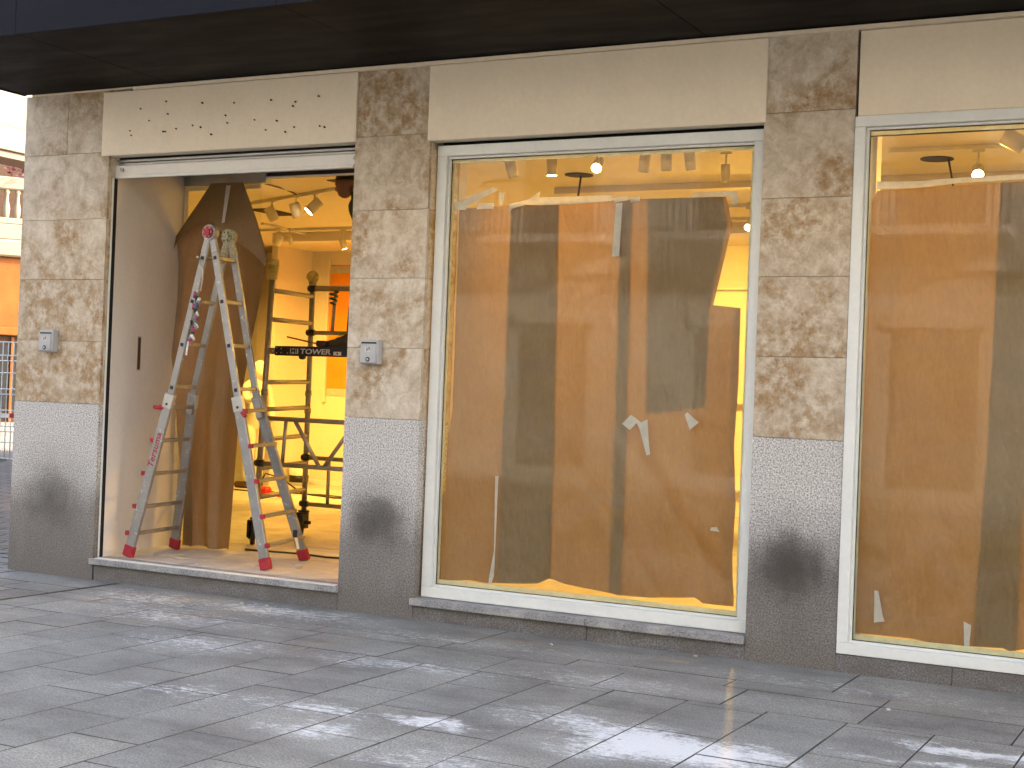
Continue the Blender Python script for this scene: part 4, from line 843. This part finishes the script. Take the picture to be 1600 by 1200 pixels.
# ------------------------------------------------------------------ clutter on the shop floor
pb_ = tag(empty('paint_bucket', (-12.35, 8.45, FZ)), 'white plaster bucket with black band by the back wall', 'bucket')
bm = bmesh.new(); tube(bm, (0, 0, .0), (0, 0, .30), .13, 20, .15); link('tub', bm, 'white', pb_); bm = bmesh.new(); tube(bm, (0, 0, .05), (0, 0, .15), .1365, 20, .1435); link('label_band', bm, 'black', pb_); bm = bmesh.new(); tube(bm, (0, 0, .30), (0, 0, .325), .155, 20); link('lid', bm, 'white', pb_)
rt_ = tag(empty('red_power_tool', (-11.3, 6.2, FZ)), 'bright red power tool with cable lying on the shop floor', 'power tool')
bm = bmesh.new(); box(bm, -.12, .13, -.06, .06, .02, .14, .03); tube(bm, (.12, 0, .07), (.3, .0, .04), .03, 12); link('body', bm, plain('bright_red_plastic', (.6, .03, .01), .35), rt_); bm = bmesh.new(); wire(bm, [(-.05, 0, .13), (-.03, .1, .3), (.1, .25, .25), (.35, .4, .05), (.7, .6, .012), (1.3, .9, .012)], .012); link('cable', bm, 'black', rt_)
for pts, lb in (([(-12.9, 7.0, .19), (-11.9, 6.8, .19), (-11.0, 7.1, .19), (-10, 6.9, .19), (-8.5, 7.2, .19)], 'black cable across the back of the shop floor'), ([(-7.7, 1.25, .185), (-7.2, 1.35, .185), (-6.9, 1.3, .185), (-6.2, 1.45, .185)], 'dark cable on the floor just behind the ladder')):
    bm = bmesh.new(); wire(bm, [(x, y, FZ+.012) for x, y, z in pts], .009); tag(link('floor_cable', bm, 'black'), lb, 'cable')
def scrap(x, y, w, l, rz, label, mat='tape', z=FZ+.002, name='plaster_scrap'):
    bm = bmesh.new(); n = 7; top = [bm.verts.new((w*(.8+.3*random.random())*math.cos(2*math.pi*k/n), l*(.8+.3*random.random())*math.sin(2*math.pi*k/n), .004+.006*random.random())) for k in range(n)]; bot = [bm.verts.new((q.co.x*.97, q.co.y*.97, 0)) for q in top]
    bm.faces.new(top); bm.faces.new(bot[::-1])
    for k in range(n): bm.faces.new((bot[k], bot[(k+1) % n], top[(k+1) % n], top[k]))
    o = link(name, bm, mat); o.location = (x, y, z); o.rotation_euler = (0, 0, rz); tag(o, label, 'debris', 'building debris on the floor'); return o
scrap(-7.92, .55, .16, .07, .2, 'pale torn paper scrap beside the ladder foot at the reveal'); scrap(-7.72, .45, .14, .05, -.3, 'pale torn paper scrap in the middle of the lobby floor')
scrap(-6.75, .7, .05, .03, .4, 'small crumpled plaster crumb behind the near right ladder foot'); scrap(-6.68, .62, .03, .02, 1., 'tiny plaster crumb between the right ladder feet'); scrap(-7.0, .5, .03, .015, 1.7, 'tiny plaster crumb left of the near right ladder foot')
scrap(-7.35, .22, .03, .015, .7, 'white plaster crumb on the door threshold edge')
tc = tag(empty('cleaning_tag', (-6.80, .72, .42)), 'small black and white tag hanging under the lowest ladder rung', 'tag')
bm = bmesh.new(); box(bm, -.02, .02, -.006, .006, -.02, .04, .004); link('clip', bm, 'black', tc); bm = bmesh.new(); bar(bm, (0.01, 0, -.02), (.035, 0, -.11), .035, .004); link('paper_tag', bm, 'white', tc)
for i, (x, y, w_) in enumerate(((-6.55, -.25, .02), (-6.35, -.22, .016), (-3.1, -.1, .02), (-4.0, -.32, .012), (-1.7, -.95, .014))):
    scrap(x, y, w_, w_*.7, i, ('white plaster crumb below the middle of the door step', 'smaller white crumb below the door step', 'white crumb at the foot of the middle window sill', 'tiny white crumb in front of the middle window', 'tiny white crumb on the paving before the right window')[i], z=.003)

# ------------------------------------------------------------------ far street corner on the left
cx, cy = -20.0, 11.3
vx = Vector((.887, .461, 0))
def fence(i):
    t = empty('mesh_fence_panel', tuple(Vector((cx, cy, -.06))+vx*(2.55*(i-.45)))); t.rotation_euler = (0, 0, math.atan2(.461, .887))
    tag(t, ('white wire mesh fence panel at the far left picture edge', 'white wire mesh fence panel hidden behind the shop corner', 'white wire mesh fence panel beyond the left picture edge')[i], 'fence', 'white mesh fence panels')
    for x in (0, 2.5): o = bmesh.new(); tube(o, (x, 0, 0), (x, 0, 2.33), .022, 10); link('post', o, 'white', t)
    bm = bmesh.new()
    for k in range(1, 25): wire(bm, [(k*.1, 0, .12), (k*.1, 0, .62), (k*.1, -.03, .67), (k*.1, 0, .72), (k*.1, 0, 1.32), (k*.1, -.03, 1.37), (k*.1, 0, 1.42), (k*.1, 0, 1.95), (k*.1, -.03, 2.0), (k*.1, 0, 2.05), (k*.1, 0, 2.3)], .011, 5)
    tag(link('vertical_wires', bm, 'white', t), kind='stuff')
    for z in (.12, .42, .62, .72, 1.02, 1.32, 1.42, 1.72, 1.95, 2.05, 2.3): o = bmesh.new(); tube(o, (0, 0, z), (2.5, 0, z), .011, 6); link('horizontal_wire', o, 'white', t)
    bm = bmesh.new(); box(bm, -.15, .15, -.3, .3, 0, .12, .02); box(bm, 2.35, 2.65, -.3, .3, 0, .12, .02); link('base_block', bm, 'concrete', t)
fence(0)
bt = empty('barrier_tape', tuple(Vector((cx, cy-.05, .85))-vx*1.2)); bt.rotation_euler = (0, 0, math.atan2(.461, .887)); tag(bt, 'red and white striped barrier tape tied along the mesh fence', 'barrier tape')
for k in range(24):
    bm = bmesh.new(); box(bm, k*.18, k*.18+.178, -.003, .003, -.04+.02*math.sin(k*.5), .04+.02*math.sin(k*.5), 0); link('stripe', bm, ('red', 'white')[k % 2], bt)
# far building with timber shopfront, stone balustrade and roof terrace
FB = empty('far_building', (-39, 27.6, 0)); FB.rotation_euler = (0, 0, R(53)); tag(FB, 'cream stone building with orange timber front and balustrade at far left', 'building')
bx('ground_wall', -14, 10, 0, 6, -.1, 3.0, 'brown', FB, bev=0)
for k in range(8): bx('shop_pane', -6+1.6*k, -4.55+1.6*k, -.05, -.005, .4, 2.7, 'black', FB, bev=.01)
for k in range(9): bx('window_post', -6.1+1.6*k, -6.0+1.6*k, -.09, .0, 0, 3.0, 'orange', FB, bev=.01)
bx('timber_panel', -14, 10, -.12, 6, 3.05, 5.75, 'orange', FB, bev=.02); bx('timber_ledge', -14, 10, -.3, -.125, 3.02, 3.3, 'orange', FB, bev=.03)
for k in range(10): bx('timber_batten', -6+1.15*k, -5.92+1.15*k, -.15, -.1205, 3.32, 5.74, 'orange', FB, bev=.005)
for k in range(6): bx('louvre', -4.75, -.35, -.17, -.1205, 3.62+.1*k, 3.67+.1*k, 'brown', FB, bev=.01)
bx('stone_band', -14, 10, -.35, 6, 5.76, 6.35, 'stone', FB, bev=.06); bx('stone_band', -14, 10, -.22, 6, 6.36, 6.9, 'stone', FB, bev=.03)
bx('balustrade_rail', -14, 10, -.22, .1, 8.1, 8.55, 'stone', FB, bev=.05); bx('balustrade_base', -14, 10, -.2, .1, 6.91, 7.12, 'stone', FB, bev=.02)
prof = [(7.12, .07), (7.2, .11), (7.45, .13), (7.7, .075), (7.95, .065), (8.0, .1), (8.1, .1)]
bm = bmesh.new(); rg = [[bm.verts.new((r*math.cos(k*math.pi/5), r*math.sin(k*math.pi/5), z)) for k in range(10)] for z, r in prof]
for a, b in zip(rg, rg[1:]):
    for k in range(10): bm.faces.new((a[k], a[(k+1) % 10], b[(k+1) % 10], b[k])).smooth = True
bal = link('baluster', bm, 'stone', FB); bal.location = (-4, -.06, 0)
for k in range(1, 26): o = bal.copy(); C.objects.link(o); o.parent = FB; o.location = (-4+.36*k, -.06, 0)
bx('terrace_wall', -14, 10, 3.5, 6, 6.91, 13, 'brown', FB, bev=0)
# red leaved tree on the terrace
TR = empty('red_leaved_tree', (-38.6, 29.2, 6.9)); tag(TR, 'small tree with dusky red leaves behind the far stone balustrade', 'tree')
bm = bmesh.new(); tube(bm, (0, 0, 0), (.1, 0, 1.4), .09, 8, .06)
for k in range(7): a = k*.9; tube(bm, (.1, 0, 1.1+.1*k), (.1+.9*math.cos(a), .9*math.sin(a), 1.9+.18*k), .035, 6, .015)
link('trunk', bm, 'brown', TR); bm = bmesh.new()
for k in range(1500):
    d = Vector((random.gauss(0, 1), random.gauss(0, 1), random.gauss(0, .8))).normalized()*random.random()**.45; c = Vector((.1+d.x*2.0, d.y*1.3, 2.1+d.z*.95))
    if mnoise.noise(c*1.6) < -.12: continue
    s = random.uniform(.06, .11); u_ = Vector((random.gauss(0, 1), random.gauss(0, 1), random.gauss(0, 1))).normalized(); w_ = u_.orthogonal().normalized()
    bm.faces.new([bm.verts.new(c+s*q) for q in (u_, w_*.6, -u_, -w_*.6)])
tag(link('crown', bm, plain('dusky_red_leaf', (.16, .055, .045), .6, var=.5, sc=2), TR), kind='stuff')
# neighbouring block whose upper storeys overhang the lane
NB = empty('overhanging_block', (-26, 14, 0)); tag(NB, 'pale stone block with overhanging upper storeys above the far left lane', 'building')
bx('upper_storeys', -1.1, 0, -8, 3.6, 6.86, 15, plain('weathered_cream_stone', (.19, .165, .12), .85, var=.2, sc=1.2, bump=.3), NB, bev=.02)
for z in (7.42, 8.4, 9.4): bx('stone_course', -.02, .006, -8, 3.59, z, z+.025, 'brown', NB, bev=0)
bx('soffit', -1.05, -.1, -7.9, 3.5, 6.70, 6.855, 'brown', NB, bev=0); bx('ground_storey', -12, -.4, -8, -3.5, -.1, 6.69, 'stone', NB, bev=0); bx('upper_rear', -12, -1.11, -8, -3.5, 6.7, 15, 'stone', NB, bev=0)
# houses across the street: they shade the shopfront and show in its glass
MT['row'] = plain('grey_limestone', (.60, .57, .51), .85, var=.12, sc=.6, bump=.2); MT['rowpane'] = plain('curtained_pane', (.13, .13, .14), .3, var=.4, sc=.8)
OB = empty('street_house_row', (0, -14.5, 0)); tag(OB, 'tall stone house row across the street with balconies mirrored in the glass', 'building')
bx('front_wall', -48, 36, -8, 0, -.1, 13.4, 'row', OB, bev=0)
for k in range(24):
    x = -46+3.4*k
    for z in (.4, 4.6, 8.2):
        w = bx('window', x, x+1.3, .002, .06, z, z+2.5, 'rowpane', OB, bev=.01); bx('window_trim', x-.18, x+1.48, .0, .09, z+2.52, z+2.75, 'row', w, bev=.01)
    if -40 < x < 6:
        for z in (4.3, 7.9):
            b = bx('balcony_slab', x-.5, x+1.8, .01, .9, z, z+.16, 'row', OB, bev=.02); bm = bmesh.new()
            for j in range(20): box(bm, x-.48+.119*j, x-.455+.119*j, .84, .865, z+.165, z+1.1)
            box(bm, x-.5, x+1.8, .83, .88, z+1.1, z+1.15); link('railing', bm, 'black', b)
for z in (3.8, 7.6, 11.2): bx('string_course', -48, 36, .001, .14, z, z+.22, 'row', OB, bev=.02)

S.render.engine = 'CYCLES'
S.cycles.max_bounces = 6; S.cycles.diffuse_bounces = 3; S.cycles.glossy_bounces = 2; S.cycles.transparent_max_bounces = 12; S.cycles.transmission_bounces = 2
S.cycles.caustics_reflective = False; S.cycles.caustics_refractive = False
